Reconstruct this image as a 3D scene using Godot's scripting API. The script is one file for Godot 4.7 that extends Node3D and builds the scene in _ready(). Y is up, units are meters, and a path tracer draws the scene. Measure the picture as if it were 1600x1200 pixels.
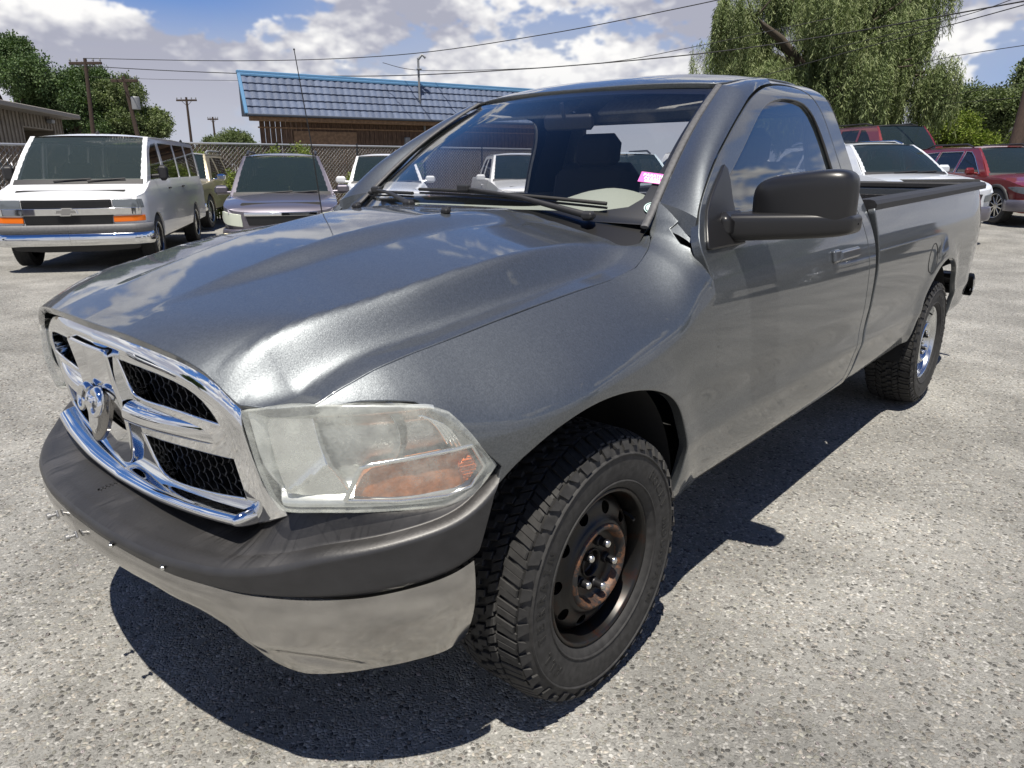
extends Node3D
# A grey pickup on a gravel lot, other cars behind it. Metres, y up. The pickup faces +z, its driver's side is +x.

var rng := RandomNumberGenerator.new()
var M := {}
var taken := {}


# ---------------------------------------------------------------- small tools
class Tab:
	# a smooth curve through pairs (monotone cubic)
	var x := PackedFloat32Array()
	var y := PackedFloat32Array()
	var m := PackedFloat32Array()
	func _init(pairs: Array) -> void:
		var p := pairs.duplicate()
		p.sort_custom(func(a, b): return a[0] < b[0])
		for q in p:
			x.append(q[0])
			y.append(q[1])
		var n := x.size()
		m.resize(n)
		for i in n:
			if i == 0:
				m[i] = (y[1] - y[0]) / (x[1] - x[0])
			elif i == n - 1:
				m[i] = (y[n - 1] - y[n - 2]) / (x[n - 1] - x[n - 2])
			else:
				var h0 := x[i] - x[i - 1]
				var h1 := x[i + 1] - x[i]
				var d0 := (y[i] - y[i - 1]) / h0
				var d1 := (y[i + 1] - y[i]) / h1
				if d0 * d1 <= 0.0:
					m[i] = 0.0
				else:
					var w1 := 2.0 * h1 + h0
					var w2 := h1 + 2.0 * h0
					m[i] = (w1 + w2) / (w1 / d0 + w2 / d1)
	func at(q: float) -> float:
		var n := x.size()
		if q <= x[0]:
			return y[0] + m[0] * (q - x[0])
		if q >= x[n - 1]:
			return y[n - 1] + m[n - 1] * (q - x[n - 1])
		var i := 0
		while x[i + 1] < q:
			i += 1
		var h := x[i + 1] - x[i]
		var t := (q - x[i]) / h
		var t2 := t * t
		var t3 := t2 * t
		return (2.0 * t3 - 3.0 * t2 + 1.0) * y[i] + (t3 - 2.0 * t2 + t) * h * m[i] + (3.0 * t2 - 2.0 * t3) * y[i + 1] + (t3 - t2) * h * m[i + 1]


class MB:
	# collects triangles with normals; front faces are turned to agree with the normals
	var v := PackedVector3Array()
	var n := PackedVector3Array()
	var t := PackedVector2Array()
	var c := PackedColorArray()
	var i := PackedInt32Array()
	var tint := Color.WHITE
	var tinted := false
	func vert(p: Vector3, nn: Vector3, uv := Vector2.ZERO) -> int:
		v.append(p)
		n.append(nn)
		t.append(uv)
		c.append(tint)
		return v.size() - 1
	func tri(a: int, b: int, d: int) -> void:
		var g := (v[d] - v[a]).cross(v[b] - v[a])
		if g.dot(n[a] + n[b] + n[d]) < 0.0:
			i.append_array(PackedInt32Array([a, d, b]))
		else:
			i.append_array(PackedInt32Array([a, b, d]))
	func quad(a: int, b: int, d: int, e: int) -> void:
		tri(a, b, d)
		tri(a, d, e)
	func face(pts: Array, nn: Vector3) -> void:
		var ids := []
		for p in pts:
			ids.append(vert(p, nn, Vector2(p.x + p.z, p.y)))
		for k in range(1, ids.size() - 1):
			tri(ids[0], ids[k], ids[k + 1])
	func add(o: MB, x: Transform3D) -> void:
		var base := v.size()
		for k in o.v.size():
			v.append(x * o.v[k])
			n.append((x.basis * o.n[k]).normalized())
			t.append(o.t[k])
			c.append(tint)
		var flip := x.basis.determinant() < 0.0
		for k in range(0, o.i.size(), 3):
			i.append(base + o.i[k])
			i.append(base + o.i[k + (2 if flip else 1)])
			i.append(base + o.i[k + (1 if flip else 2)])
	func mesh() -> ArrayMesh:
		var a := []
		a.resize(Mesh.ARRAY_MAX)
		a[Mesh.ARRAY_VERTEX] = v
		a[Mesh.ARRAY_NORMAL] = n
		a[Mesh.ARRAY_TEX_UV] = t
		if tinted:
			a[Mesh.ARRAY_COLOR] = c
		a[Mesh.ARRAY_INDEX] = i
		var r := ArrayMesh.new()
		if v.size():
			r.add_surface_from_arrays(Mesh.PRIMITIVE_TRIANGLES, a)
		return r


func numbered(called: String) -> String:
	var k: int = taken.get(called, 0)
	taken[called] = k + 1
	return called if k == 0 else "%s_%03d" % [called, k]


func thing(called: String, label: String, category: String, at := Vector3.ZERO, turn := 0.0, group := "") -> Node3D:
	var o := Node3D.new()
	o.name = numbered(called)
	add_child(o)
	o.position = at
	o.rotation.y = turn
	tag(o, label, category, group)
	return o


func tag(o: Node3D, label: String, category := "", group := "") -> void:
	if label:
		o.set_meta("label", label)
	if category:
		o.set_meta("category", category)
	if group:
		o.set_meta("group", group)


func put(called: String, shape, mat: Material, parent: Node3D, label := "") -> MeshInstance3D:
	var o := MeshInstance3D.new()
	o.name = called
	o.mesh = shape.mesh() if shape is MB else shape
	o.material_override = mat
	parent.add_child(o, true)
	if label:
		o.set_meta("label", label)
	return o


func setting(called: String, shape, mat: Material) -> MeshInstance3D:
	var o := put(numbered(called), shape, mat, self)
	o.set_meta("kind", "structure")
	return o


# a rounded box: 24 corners, smooth over its bevels
func rbox(mb: MB, x: Transform3D, size: Vector3, bevel := 0.01) -> void:
	var h := size / 2.0
	bevel = minf(bevel, minf(h.x, minf(h.y, h.z)) * 0.99)
	var id := {}
	for sx in [-1, 1]:
		for sy in [-1, 1]:
			for sz in [-1, 1]:
				var s := Vector3(sx, sy, sz)
				for ax in 3:
					var p := s * (h - Vector3.ONE * bevel)
					p[ax] = s[ax] * h[ax]
					var nn := Vector3.ZERO
					nn[ax] = s[ax]
					id[[sx, sy, sz, ax]] = mb.vert(x * p, (x.basis * nn).normalized(), Vector2(p.x + p.z, p.y))
				mb.tri(id[[sx, sy, sz, 0]], id[[sx, sy, sz, 1]], id[[sx, sy, sz, 2]])
	for ax in 3:
		var b := (ax + 1) % 3
		var c := (ax + 2) % 3
		for s in [-1, 1]:
			var ks := []
			for q in [[-1, -1], [1, -1], [1, 1], [-1, 1]]:
				var k := [0, 0, 0, ax]
				k[ax] = s
				k[b] = q[0]
				k[c] = q[1]
				ks.append(id[k])
			mb.quad(ks[0], ks[1], ks[2], ks[3])
		for q in [[-1, -1], [1, -1], [1, 1], [-1, 1]]:
			var e := []
			for s in [-1, 1]:
				for side in [b, c]:
					var k := [0, 0, 0, side]
					k[ax] = s
					k[b] = q[0]
					k[c] = q[1]
					e.append(id[k])
			mb.quad(e[0], e[1], e[3], e[2])


func boxed(at: Vector3, size: Vector3, bevel := 0.01, turn := Vector3.ZERO) -> MB:
	var mb := MB.new()
	rbox(mb, Transform3D(Basis.from_euler(turn), at), size, bevel)
	return mb


# a tube along points; radius is a number or one per point
func tube(mb: MB, pts: Array, radius, sides := 8, caps := true, flat := 1.0) -> void:
	var up := Vector3.UP
	var last := []
	var count := pts.size()
	for k in count:
		var d: Vector3 = (pts[mini(k + 1, count - 1)] - pts[maxi(k - 1, 0)]).normalized()
		if absf(d.dot(up)) > 0.95:
			up = Vector3.RIGHT if absf(d.x) < 0.8 else Vector3.BACK
		var s := d.cross(up).normalized()
		var u := s.cross(d).normalized()
		up = u
		var r: float = radius[k] if radius is Array else radius
		var ring := []
		for j in sides:
			var a := TAU * j / sides
			var o := s * cos(a) + u * sin(a)
			ring.append(mb.vert(pts[k] + s * cos(a) * r + u * sin(a) * r * flat, (s * cos(a) * flat + u * sin(a)).normalized(), Vector2(float(j) / sides, k)))
		if k:
			for j in sides:
				var j2 := (j + 1) % sides
				mb.quad(last[j], last[j2], ring[j2], ring[j])
		if caps and (k == 0 or k == count - 1):
			var nn := -d if k == 0 else d
			var cc := mb.vert(pts[k], nn)
			var cap := []
			for j in sides:
				cap.append(mb.vert(mb.v[ring[j]], nn))
			for j in sides:
				mb.tri(cc, cap[j], cap[(j + 1) % sides])
		last = ring


# profile of (radius, height) turned round the y axis of x; a repeated point makes a sharp edge
func lathe(mb: MB, prof: PackedVector2Array, x: Transform3D, sides := 32, a0 := 0.0, a1 := TAU, squash := 1.0) -> void:
	var rows := []
	var cnt := prof.size()
	for k in cnt:
		var p := prof[k]
		var before := p if k == 0 or prof[k - 1] == p else prof[k - 1]
		var after := p if k == cnt - 1 or prof[k + 1] == p else prof[k + 1]
		var d := after - before
		var nn := Vector2(d.y, -d.x).normalized()
		if nn == Vector2.ZERO:
			nn = Vector2(0, 1)
		var row := []
		for j in sides + 1:
			var a := a0 + (a1 - a0) * j / sides
			row.append(mb.vert(x * Vector3(cos(a) * p.x, p.y, sin(a) * p.x * squash), (x.basis * Vector3(cos(a) * nn.x, nn.y, sin(a) * nn.x)).normalized(), Vector2(float(j) / sides, float(k) / cnt)))
		if k and prof[k - 1] != p:
			for j in sides:
				mb.quad(rows[-1][j], rows[-1][j + 1], row[j + 1], row[j])
		rows.append(row)


# a flat polygon pushed along the z of x, sharp edges
func prism(mb: MB, poly: PackedVector2Array, x: Transform3D, depth: float) -> void:
	var tris := Geometry2D.triangulate_polygon(poly)
	for s in [0, 1]:
		var nn := (x.basis.z * (1 if s else -1)).normalized()
		var base := mb.v.size()
		for p in poly:
			mb.vert(x * Vector3(p.x, p.y, depth * s), nn, p)
		for k in range(0, tris.size(), 3):
			mb.tri(base + tris[k], base + tris[k + 1], base + tris[k + 2])
	var side := -1.0 if Geometry2D.is_polygon_clockwise(poly) else 1.0
	for k in poly.size():
		var a := poly[k]
		var b := poly[(k + 1) % poly.size()]
		var e := (b - a).normalized()
		var nn := (x.basis * Vector3(e.y * side, -e.x * side, 0)).normalized()
		var q := [mb.vert(x * Vector3(a.x, a.y, 0), nn), mb.vert(x * Vector3(b.x, b.y, 0), nn), mb.vert(x * Vector3(b.x, b.y, depth), nn), mb.vert(x * Vector3(a.x, a.y, depth), nn)]
		mb.quad(q[0], q[1], q[2], q[3])


func pv(a: Array) -> PackedVector2Array:
	var r := PackedVector2Array()
	for p in a:
		r.append(Vector2(p[0], p[1]))
	return r


# closed outline: sharp corners are kept where the turn is strong, else rounded by splitting (Chaikin)
func rounded(a: PackedVector2Array, times := 2, keep := 0.35) -> PackedVector2Array:
	for q in times:
		var r := PackedVector2Array()
		var cnt := a.size()
		for k in cnt:
			var p := a[(k - 1 + cnt) % cnt]
			var b := a[k]
			var d := a[(k + 1) % cnt]
			if (b - p).normalized().dot((d - b).normalized()) < keep:
				r.append(b)
			else:
				r.append(b.lerp(p, 0.25))
				r.append(b.lerp(d, 0.25))
		a = r
	return a


func grown(a: PackedVector2Array, by: float) -> PackedVector2Array:
	var r := Geometry2D.offset_polygon(a, by, Geometry2D.JOIN_MITER)
	return r[0] if r.size() else a


func densified(a: PackedVector2Array, step: Vector2) -> PackedVector2Array:
	var r := PackedVector2Array()
	for k in a.size():
		var p := a[k]
		var q := a[(k + 1) % a.size()]
		var d := (q - p).abs() / step
		var parts := maxi(1, ceili(maxf(d.x, d.y)))
		for j in parts:
			r.append(p.lerp(q, float(j) / parts))
	return r


func point_of(f: Callable, uv: Vector2) -> Vector3:
	return f.call(uv.x, uv.y)


func normal_of(f: Callable, uv: Vector2, e: float) -> Vector3:
	var du: Vector3 = f.call(uv.x + e, uv.y) - f.call(uv.x - e, uv.y)
	var dv: Vector3 = f.call(uv.x, uv.y + e) - f.call(uv.x, uv.y - e)
	return du.cross(dv).normalized()


# A sheet of bodywork: the surface f over an outline with holes, edges rounded by r and turned in by t.
# inner: a point on the hidden side.
func panel(mb: MB, outline: PackedVector2Array, holes: Array, f: Callable, step: Vector2, inner: Vector3, r := 0.004, t := 0.018) -> void:
	if Geometry2D.is_polygon_clockwise(outline):
		outline.reverse()
	var lo := outline[0]
	var hi := outline[0]
	for p in outline:
		lo = lo.min(p)
		hi = hi.max(p)
	var e := minf(step.x, step.y) * 0.2
	var rings := [densified(outline, step)]
	for h in holes:
		var hh: PackedVector2Array = h.duplicate()
		if not Geometry2D.is_polygon_clockwise(hh):
			hh.reverse()
		rings.append(densified(hh, step))
	var mid := outline[0].lerp(outline[outline.size() / 2], 0.5)
	var sgn := 1.0 if normal_of(f, mid, e).dot(point_of(f, mid) - inner) > 0.0 else -1.0
	var nx := ceili((hi.x - lo.x) / step.x) + 1
	var ny := ceili((hi.y - lo.y) / step.y) + 1
	var s := Vector2((hi.x - lo.x) / (nx - 1), (hi.y - lo.y) / (ny - 1))
	var ids := {}
	var get_id := func(uv: Vector2) -> int:
		var key := Vector2i(roundi(uv.x * 40000.0), roundi(uv.y * 40000.0))
		if not ids.has(key):
			ids[key] = mb.vert(point_of(f, uv), normal_of(f, uv, e) * sgn, uv)
		return ids[key]
	var touched := {}
	for ring in rings:
		for k in ring.size():
			var p: Vector2 = ring[k]
			var q: Vector2 = ring[(k + 1) % ring.size()]
			for w in [0.0, 0.25, 0.5, 0.75]:
				var c := ((p.lerp(q, w) - lo) / s).floor()
				touched[Vector2i(c)] = true
	var inside := PackedByteArray()
	inside.resize(nx * ny)
	for a in nx:
		for b in ny:
			var p := lo + s * Vector2(a, b)
			var ok := Geometry2D.is_point_in_polygon(p, outline)
			if ok:
				for h in holes:
					if Geometry2D.is_point_in_polygon(p, h):
						ok = false
						break
			inside[a * ny + b] = 1 if ok else 0
	for a in nx - 1:
		for b in ny - 1:
			var c00 := lo + s * Vector2(a, b)
			var c11 := c00 + s
			var full := inside[a * ny + b] + inside[a * ny + b + 1] + inside[a * ny + ny + b] + inside[a * ny + ny + b + 1]
			if touched.has(Vector2i(a, b)) or (full > 0 and full < 4):
				var cell := PackedVector2Array([c00, Vector2(c11.x, c00.y), c11, Vector2(c00.x, c11.y)])
				var parts: Array = Geometry2D.intersect_polygons(cell, outline)
				for h in holes:
					var next := []
					for p in parts:
						for q in Geometry2D.clip_polygons(p, h):
							if not Geometry2D.is_polygon_clockwise(q):
								next.append(q)
					parts = next
				for p in parts:
					var tris := Geometry2D.triangulate_polygon(p)
					for k in range(0, tris.size(), 3):
						mb.tri(get_id.call(p[tris[k]]), get_id.call(p[tris[k + 1]]), get_id.call(p[tris[k + 2]]))
			elif full == 4:
				mb.quad(get_id.call(c00), get_id.call(Vector2(c11.x, c00.y)), get_id.call(c11), get_id.call(Vector2(c00.x, c11.y)))
	if t <= 0.0:
		return
	for ring in rings:
		var cnt: int = ring.size()
		var rows := []
		for k in cnt:
			var uv: Vector2 = ring[k]
			var d0: Vector2 = (uv - ring[(k - 1 + cnt) % cnt]).normalized()
			var d1: Vector2 = (ring[(k + 1) % cnt] - uv).normalized()
			var o := Vector2(d0.y + d1.y, -d0.x - d1.x).normalized()
			var p := point_of(f, uv)
			var nn := normal_of(f, uv, e) * sgn
			var side := point_of(f, uv + o * e) - p
			side = (side - nn * side.dot(nn)).normalized()
			var row := [mb.vert(p, nn, uv)]
			for w in [0.5, 1.0]:
				var a: float = w * PI / 2.0
				row.append(mb.vert(p + side * r * sin(a) - nn * r * (1.0 - cos(a)), (nn * cos(a) + side * sin(a)).normalized(), uv))
			row.append(mb.vert(p + side * r - nn * t, side, uv))
			rows.append(row)
		for k in cnt:
			var ra: Array = rows[k]
			var rb: Array = rows[(k + 1) % cnt]
			for j in 3:
				mb.quad(ra[j], rb[j], rb[j + 1], ra[j + 1])


func sheet(mb: MB, f: Callable, u0: float, u1: float, nu: int, v0: float, v1: float, nv: int, inner: Vector3) -> void:
	var e := minf(absf(u1 - u0) / nu, absf(v1 - v0) / nv) * 0.2
	var mid := Vector2((u0 + u1) / 2.0, (v0 + v1) / 2.0)
	var sgn := 1.0 if normal_of(f, mid, e).dot(point_of(f, mid) - inner) > 0.0 else -1.0
	var base := mb.v.size()
	for a in nu + 1:
		for b in nv + 1:
			var uv := Vector2(lerpf(u0, u1, float(a) / nu), lerpf(v0, v1, float(b) / nv))
			mb.vert(point_of(f, uv), normal_of(f, uv, e) * sgn, uv)
	for a in nu:
		for b in nv:
			var k := base + a * (nv + 1) + b
			mb.quad(k, k + 1, k + nv + 2, k + nv + 1)


# raised writing: TextMesh turned into triangles in its own plane (x right, y up, z out)
func letters(text: String, height: float, depth: float, font_name := "Droid Sans", bold := true) -> MB:
	var tm := TextMesh.new()
	var font := SystemFont.new()
	font.font_names = PackedStringArray([font_name])
	if bold:
		font.font_weight = 700
	tm.font = font
	tm.font_size = 32
	tm.pixel_size = height / 23.0
	tm.depth = depth
	tm.text = text
	var mb := MB.new()
	for k in tm.get_surface_count():
		var a := tm.surface_get_arrays(k)
		var base := mb.v.size()
		var vs: PackedVector3Array = a[Mesh.ARRAY_VERTEX]
		var ns: PackedVector3Array = a[Mesh.ARRAY_NORMAL]
		for q in vs.size():
			mb.vert(vs[q], ns[q])
		var ix: PackedInt32Array = a[Mesh.ARRAY_INDEX] if a[Mesh.ARRAY_INDEX] != null else PackedInt32Array(range(vs.size()))
		for q in range(0, ix.size(), 3):
			mb.tri(base + ix[q], base + ix[q + 1], base + ix[q + 2])
	return mb


# ---------------------------------------------------------------- materials
func mat(color: Color, rough := 0.6, metal := 0.0, spec := 0.5) -> StandardMaterial3D:
	var m := StandardMaterial3D.new()
	m.albedo_color = color.linear_to_srgb()
	m.roughness = rough
	m.metallic = metal
	m.metallic_specular = spec
	return m


func noise(seed_: int, freq: float, octaves := 4, kind := FastNoiseLite.TYPE_SIMPLEX_SMOOTH) -> FastNoiseLite:
	var f := FastNoiseLite.new()
	f.seed = seed_
	f.frequency = freq
	f.noise_type = kind
	f.fractal_octaves = octaves
	if octaves < 2:
		f.fractal_type = FastNoiseLite.FRACTAL_NONE
	return f


func tex(im: Image) -> ImageTexture:
	return ImageTexture.create_from_image(im)


# a grey noise picture stretched between two values
func grey(f: FastNoiseLite, size: int, low: float, high: float, power := 1.0) -> Image:
	var im := f.get_seamless_image(size, size)
	im.convert(Image.FORMAT_L8)
	var d := im.get_data()
	for k in d.size():
		d[k] = clampi(int(255.0 * lerpf(low, high, pow(d[k] / 255.0, power))), 0, 255)
	return Image.create_from_data(size, size, false, Image.FORMAT_L8, d)


func triplanar(m: StandardMaterial3D, per_metre: float, world := false) -> void:
	m.uv1_triplanar = true
	m.uv1_world_triplanar = world
	m.uv1_scale = Vector3.ONE * per_metre


func mottled(m: StandardMaterial3D, seed_: int, freq: float, low: float, high: float, per_metre: float, size := 256) -> StandardMaterial3D:
	m.albedo_texture = tex(grey(noise(seed_, freq, 5), size, low, high))
	triplanar(m, per_metre)
	return m


func car_paint(color: Color, metal := 0.0, rough := 0.4) -> StandardMaterial3D:
	var m := mat(color, rough, metal)
	m.clearcoat_enabled = true
	m.clearcoat = 1.0
	m.clearcoat_roughness = 0.04
	return m


func pane(color: Color, alpha: float) -> StandardMaterial3D:
	var m := mat(color, 0.03)
	m.transparency = BaseMaterial3D.TRANSPARENCY_ALPHA
	m.albedo_color.a = alpha
	return m

const SUN_TO := Vector3(.181, 1.0, .264)
const YAW := -138.411
const PITCH := -16.86
const ROLL := -.235
const EYE := Vector3(1.9847, 1.4866, 1.5234)


func _ready() -> void:
	rng.seed = 7
	# --- camera
	var cam := Camera3D.new()
	cam.name = "camera"
	cam.fov = 55.82
	cam.near = 0.05
	cam.far = 3000.0
	add_child(cam)
	var yaw := deg_to_rad(YAW)
	var pitch := deg_to_rad(PITCH)
	var fwd := Vector3(sin(yaw) * cos(pitch), sin(pitch), cos(yaw) * cos(pitch))
	var right := fwd.cross(Vector3.UP).normalized()
	var up := right.cross(fwd)
	var roll := deg_to_rad(ROLL)
	var r2 := right * cos(roll) + up * sin(roll)
	var u2 := up * cos(roll) - right * sin(roll)
	cam.transform = Transform3D(Basis(r2, u2, -fwd), EYE)
	cam.current = true
	# --- sky and sun
	var env := Environment.new()
	env.background_mode = Environment.BG_SKY
	var sky := Sky.new()
	var pano := PanoramaSkyMaterial.new()
	pano.panorama = tex(sky_picture())
	pano.energy_multiplier = 1.0
	sky.sky_material = pano
	env.sky = sky
	env.background_energy_multiplier = 0.70
	env.tonemap_mode = Environment.TONE_MAPPER_LINEAR
	env.tonemap_exposure = 1.45
	env.sdfgi_enabled = true
	env.ssao_enabled = true
	env.ssil_enabled = true
	var we := WorldEnvironment.new()
	we.name = "world"
	we.environment = env
	add_child(we)
	var sun := DirectionalLight3D.new()
	sun.name = "sun"
	sun.light_energy = 1.6
	sun.light_color = Color(1.0, .972, .925)
	sun.light_angular_distance = 0.5
	sun.shadow_enabled = true
	add_child(sun)
	sun.look_at_from_position(SUN_TO * 50.0, Vector3.ZERO, Vector3.BACK)
	make_materials()
	make_ground()
	make_background()
	make_truck()


# ---------------------------------------------------------------- sky
func sky_picture() -> Image:
	var w := 4096
	var h := 2048
	var low := Image.create(1024, 512, false, Image.FORMAT_RGB8)
	var f := [noise(11, 1.0, 6), noise(23, 1.0, 5), noise(5, 1.0, 4)]
	for y in 512:
		var el := PI / 2.0 - PI * (y + .5) / 512.0
		if el < -.03:
			low.fill_rect(Rect2i(0, y, 1024, 512 - y), Color(.40, .39, .37).linear_to_srgb())
			break
		for x in 1024:
			low.set_pixel(x, y, sky_color(x / 1024.0 * TAU, el, f))
	low.resize(w, h, Image.INTERPOLATE_CUBIC)
	# the same sky again, finer, round the view
	var y0 := int(h * (.5 - 24.0 / 180.0))
	var mid := wrapf(.5 + deg_to_rad(YAW_PANO) / TAU, 0.0, 1.0)
	var x0 := int((mid - 50.0 / 360.0) * w)
	var x1 := int((mid + 50.0 / 360.0) * w)
	for y in range(y0, int(h * .502)):
		var el := PI / 2.0 - PI * (y + .5) / h
		for x in range(x0, x1):
			low.set_pixel(posmod(x, w), y, sky_color((x + .5) / w * TAU, el, f))
	return low


const YAW_PANO := 138.411


func sky_color(lon: float, el: float, f: Array) -> Color:
	# lon as the panorama counts it; rel is the bearing from the view's middle, to the right
	var rel := wrapf(lon - PI - deg_to_rad(YAW_PANO), -PI, PI)
	var dx := cos(el) * sin(lon)
	var dz := -cos(el) * cos(lon)
	var dy := sin(el)
	var e := maxf(el, 0.0) * 57.29578
	# clear air: pale at the horizon, deep blue overhead
	var t := clampf(e / 60.0, 0.0, 1.0)
	var c := Color(.40, .51, .72).lerp(Color(.10, .25, .62), smoothstep(0.0, 13.0, e))
	c = c.lerp(Color(.030, .082, .27), smoothstep(12.0, 50.0, e))
	# thin grey veil low down
	var hole := exp(-pow((rel + .40) / .15, 2.0) - pow((e - 11.4) / 2.8, 2.0)) + exp(-pow((rel - .60) / .12, 2.0) - pow((e - 4.6) / 2.4, 2.0))
	var veil: float = f[2].get_noise_3d(dx * 2.2 + 4.0, dy * 7.0, dz * 2.2) * .5 + .5
	c = c.lerp(Color(.52, .55, .63), clampf((1.15 - e / 17.0) * (.55 + .7 * veil), 0.0, .92) * clampf(1.0 - .85 * hole, 0.0, 1.0))
	# heaped clouds
	var p := Vector3(dx, dy * 1.9, dz) * 5.2
	var cover := .02 + .26 * smoothstep(26.0, 8.0, e) - .50 * smoothstep(22.0, 42.0, e)
	# an opening of blue left of the middle, and another far right
	cover -= .85 * exp(-pow((rel + .40) / .13, 2.0) - pow((e - 11.4) / 2.5, 2.0))
	cover -= .9 * exp(-pow((rel - .60) / .10, 2.0) - pow((e - 4.6) / 2.0, 2.0))
	var d := cloud(p, f) + cover
	var d2 := cloud(p + Vector3(.04, .26, .07), f) + cover
	var d3 := cloud(p + Vector3(.10, .60, .16), f) + cover
	var a := smoothstep(.0, .12, d)
	var deep := clampf(d2, 0.0, .5) * .8 + clampf(d3, 0.0, .5) * .7
	var knob: float = absf(f[1].get_noise_3dv(p * 3.4 + Vector3(2, 9, 4)))
	var lit := clampf(1.0 - deep * 1.75 + (d - d2) * .9 + (knob - .22) * .9 * smoothstep(.9, .25, deep), 0.0, 1.0)
	var cc := Color(.42, .43, .52).lerp(Color(1.0, .99, .975), lit)
	cc = cc.lerp(Color(.58, .60, .68), smoothstep(8.0, 0.5, e) * .75)
	c = c.lerp(cc, a * (1.0 - .45 * smoothstep(5.0, 0.0, e)))
	return c.linear_to_srgb()


func cloud(p: Vector3, f: Array) -> float:
	var w: float = f[2].get_noise_3dv(p * .5)
	var big: float = f[2].get_noise_3d(p.x * .45 + w * .3, p.y * .6, p.z * .45)
	var body: float = f[0].get_noise_3d(p.x + w * .3, p.y + w * .2, p.z)
	var puff: float = absf(f[1].get_noise_3dv(p * 2.3 + Vector3(7, 3, 1)))
	var fine: float = absf(f[1].get_noise_3dv(p * 6.1))
	return big * .55 + body * .38 - puff * .34 - fine * .12 + .08


# ---------------------------------------------------------------- ground
func ground_y(x: float, z: float) -> float:
	return smoothstep(-11.0, -3.5, x) * clampf((-z - 9.0) * .022, 0.0, .40)


func make_ground() -> void:
	var mb := MB.new()
	var line := []
	for k in range(-1500, 1501, 100):
		if absi(k) > 100:
			line.append(float(k))
	for k in range(-100, 101, 4):
		line.append(float(k))
	line.sort()
	var n := line.size()
	for x in line:
		for z in line:
			mb.vert(Vector3(x, ground_y(x, z), z), Vector3.UP, Vector2(x, z))
	for a in n - 1:
		for b in n - 1:
			mb.quad(a * n + b, a * n + b + 1, (a + 1) * n + b + 1, (a + 1) * n + b)
	setting("ground", mb, M.gravel)
	# loose stones lying on it
	var stone := MB.new()
	var sph := []
	for k in 7:
		var row := []
		for j in 7:
			row.append(rng.randf_range(.75, 1.1))
		sph.append(row)
	sheet(stone, func(a, b): return Vector3(cos(a) * cos(b), sin(b) * .6, sin(a) * cos(b)) * (.9 + .2 * sin(a * 3.0 + b * 2.0)), 0, TAU, 6, -PI / 2 + .01, PI / 2 - .01, 4, Vector3.ZERO)
	var mm := MultiMesh.new()
	mm.transform_format = MultiMesh.TRANSFORM_3D
	mm.use_colors = true
	mm.mesh = stone.mesh()
	mm.instance_count = 9000
	for k in mm.instance_count:
		var dist := 1.0 + 11.0 * pow(rng.randf(), 1.6)
		var a := deg_to_rad(YAW) + rng.randf_range(-.75, .75)
		var p := Vector3(EYE.x + sin(a) * dist, 0, EYE.z + cos(a) * dist)
		p.y = ground_y(p.x, p.z) + .001
		var s := rng.randf_range(.0025, .0065) * (1.0 + .6 * pow(rng.randf(), 6.0))
		mm.set_instance_transform(k, Transform3D(Basis.from_euler(Vector3(rng.randf_range(-.4, .4), rng.randf() * TAU, rng.randf_range(-.4, .4))).scaled(Vector3(s, s, s)), p))
		var g := rng.randf_range(.10, .42)
		mm.set_instance_color(k, Color(g * 1.05, g * rng.randf_range(.93, 1.0), g * rng.randf_range(.82, .95)))
	var o := MultiMeshInstance3D.new()
	o.name = "loose_gravel"
	o.multimesh = mm
	o.material_override = M.stone
	o.set_meta("kind", "stuff")
	o.set_meta("label", "loose small stones scattered over the gravel lot")
	o.set_meta("category", "gravel")
	add_child(o)


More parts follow.
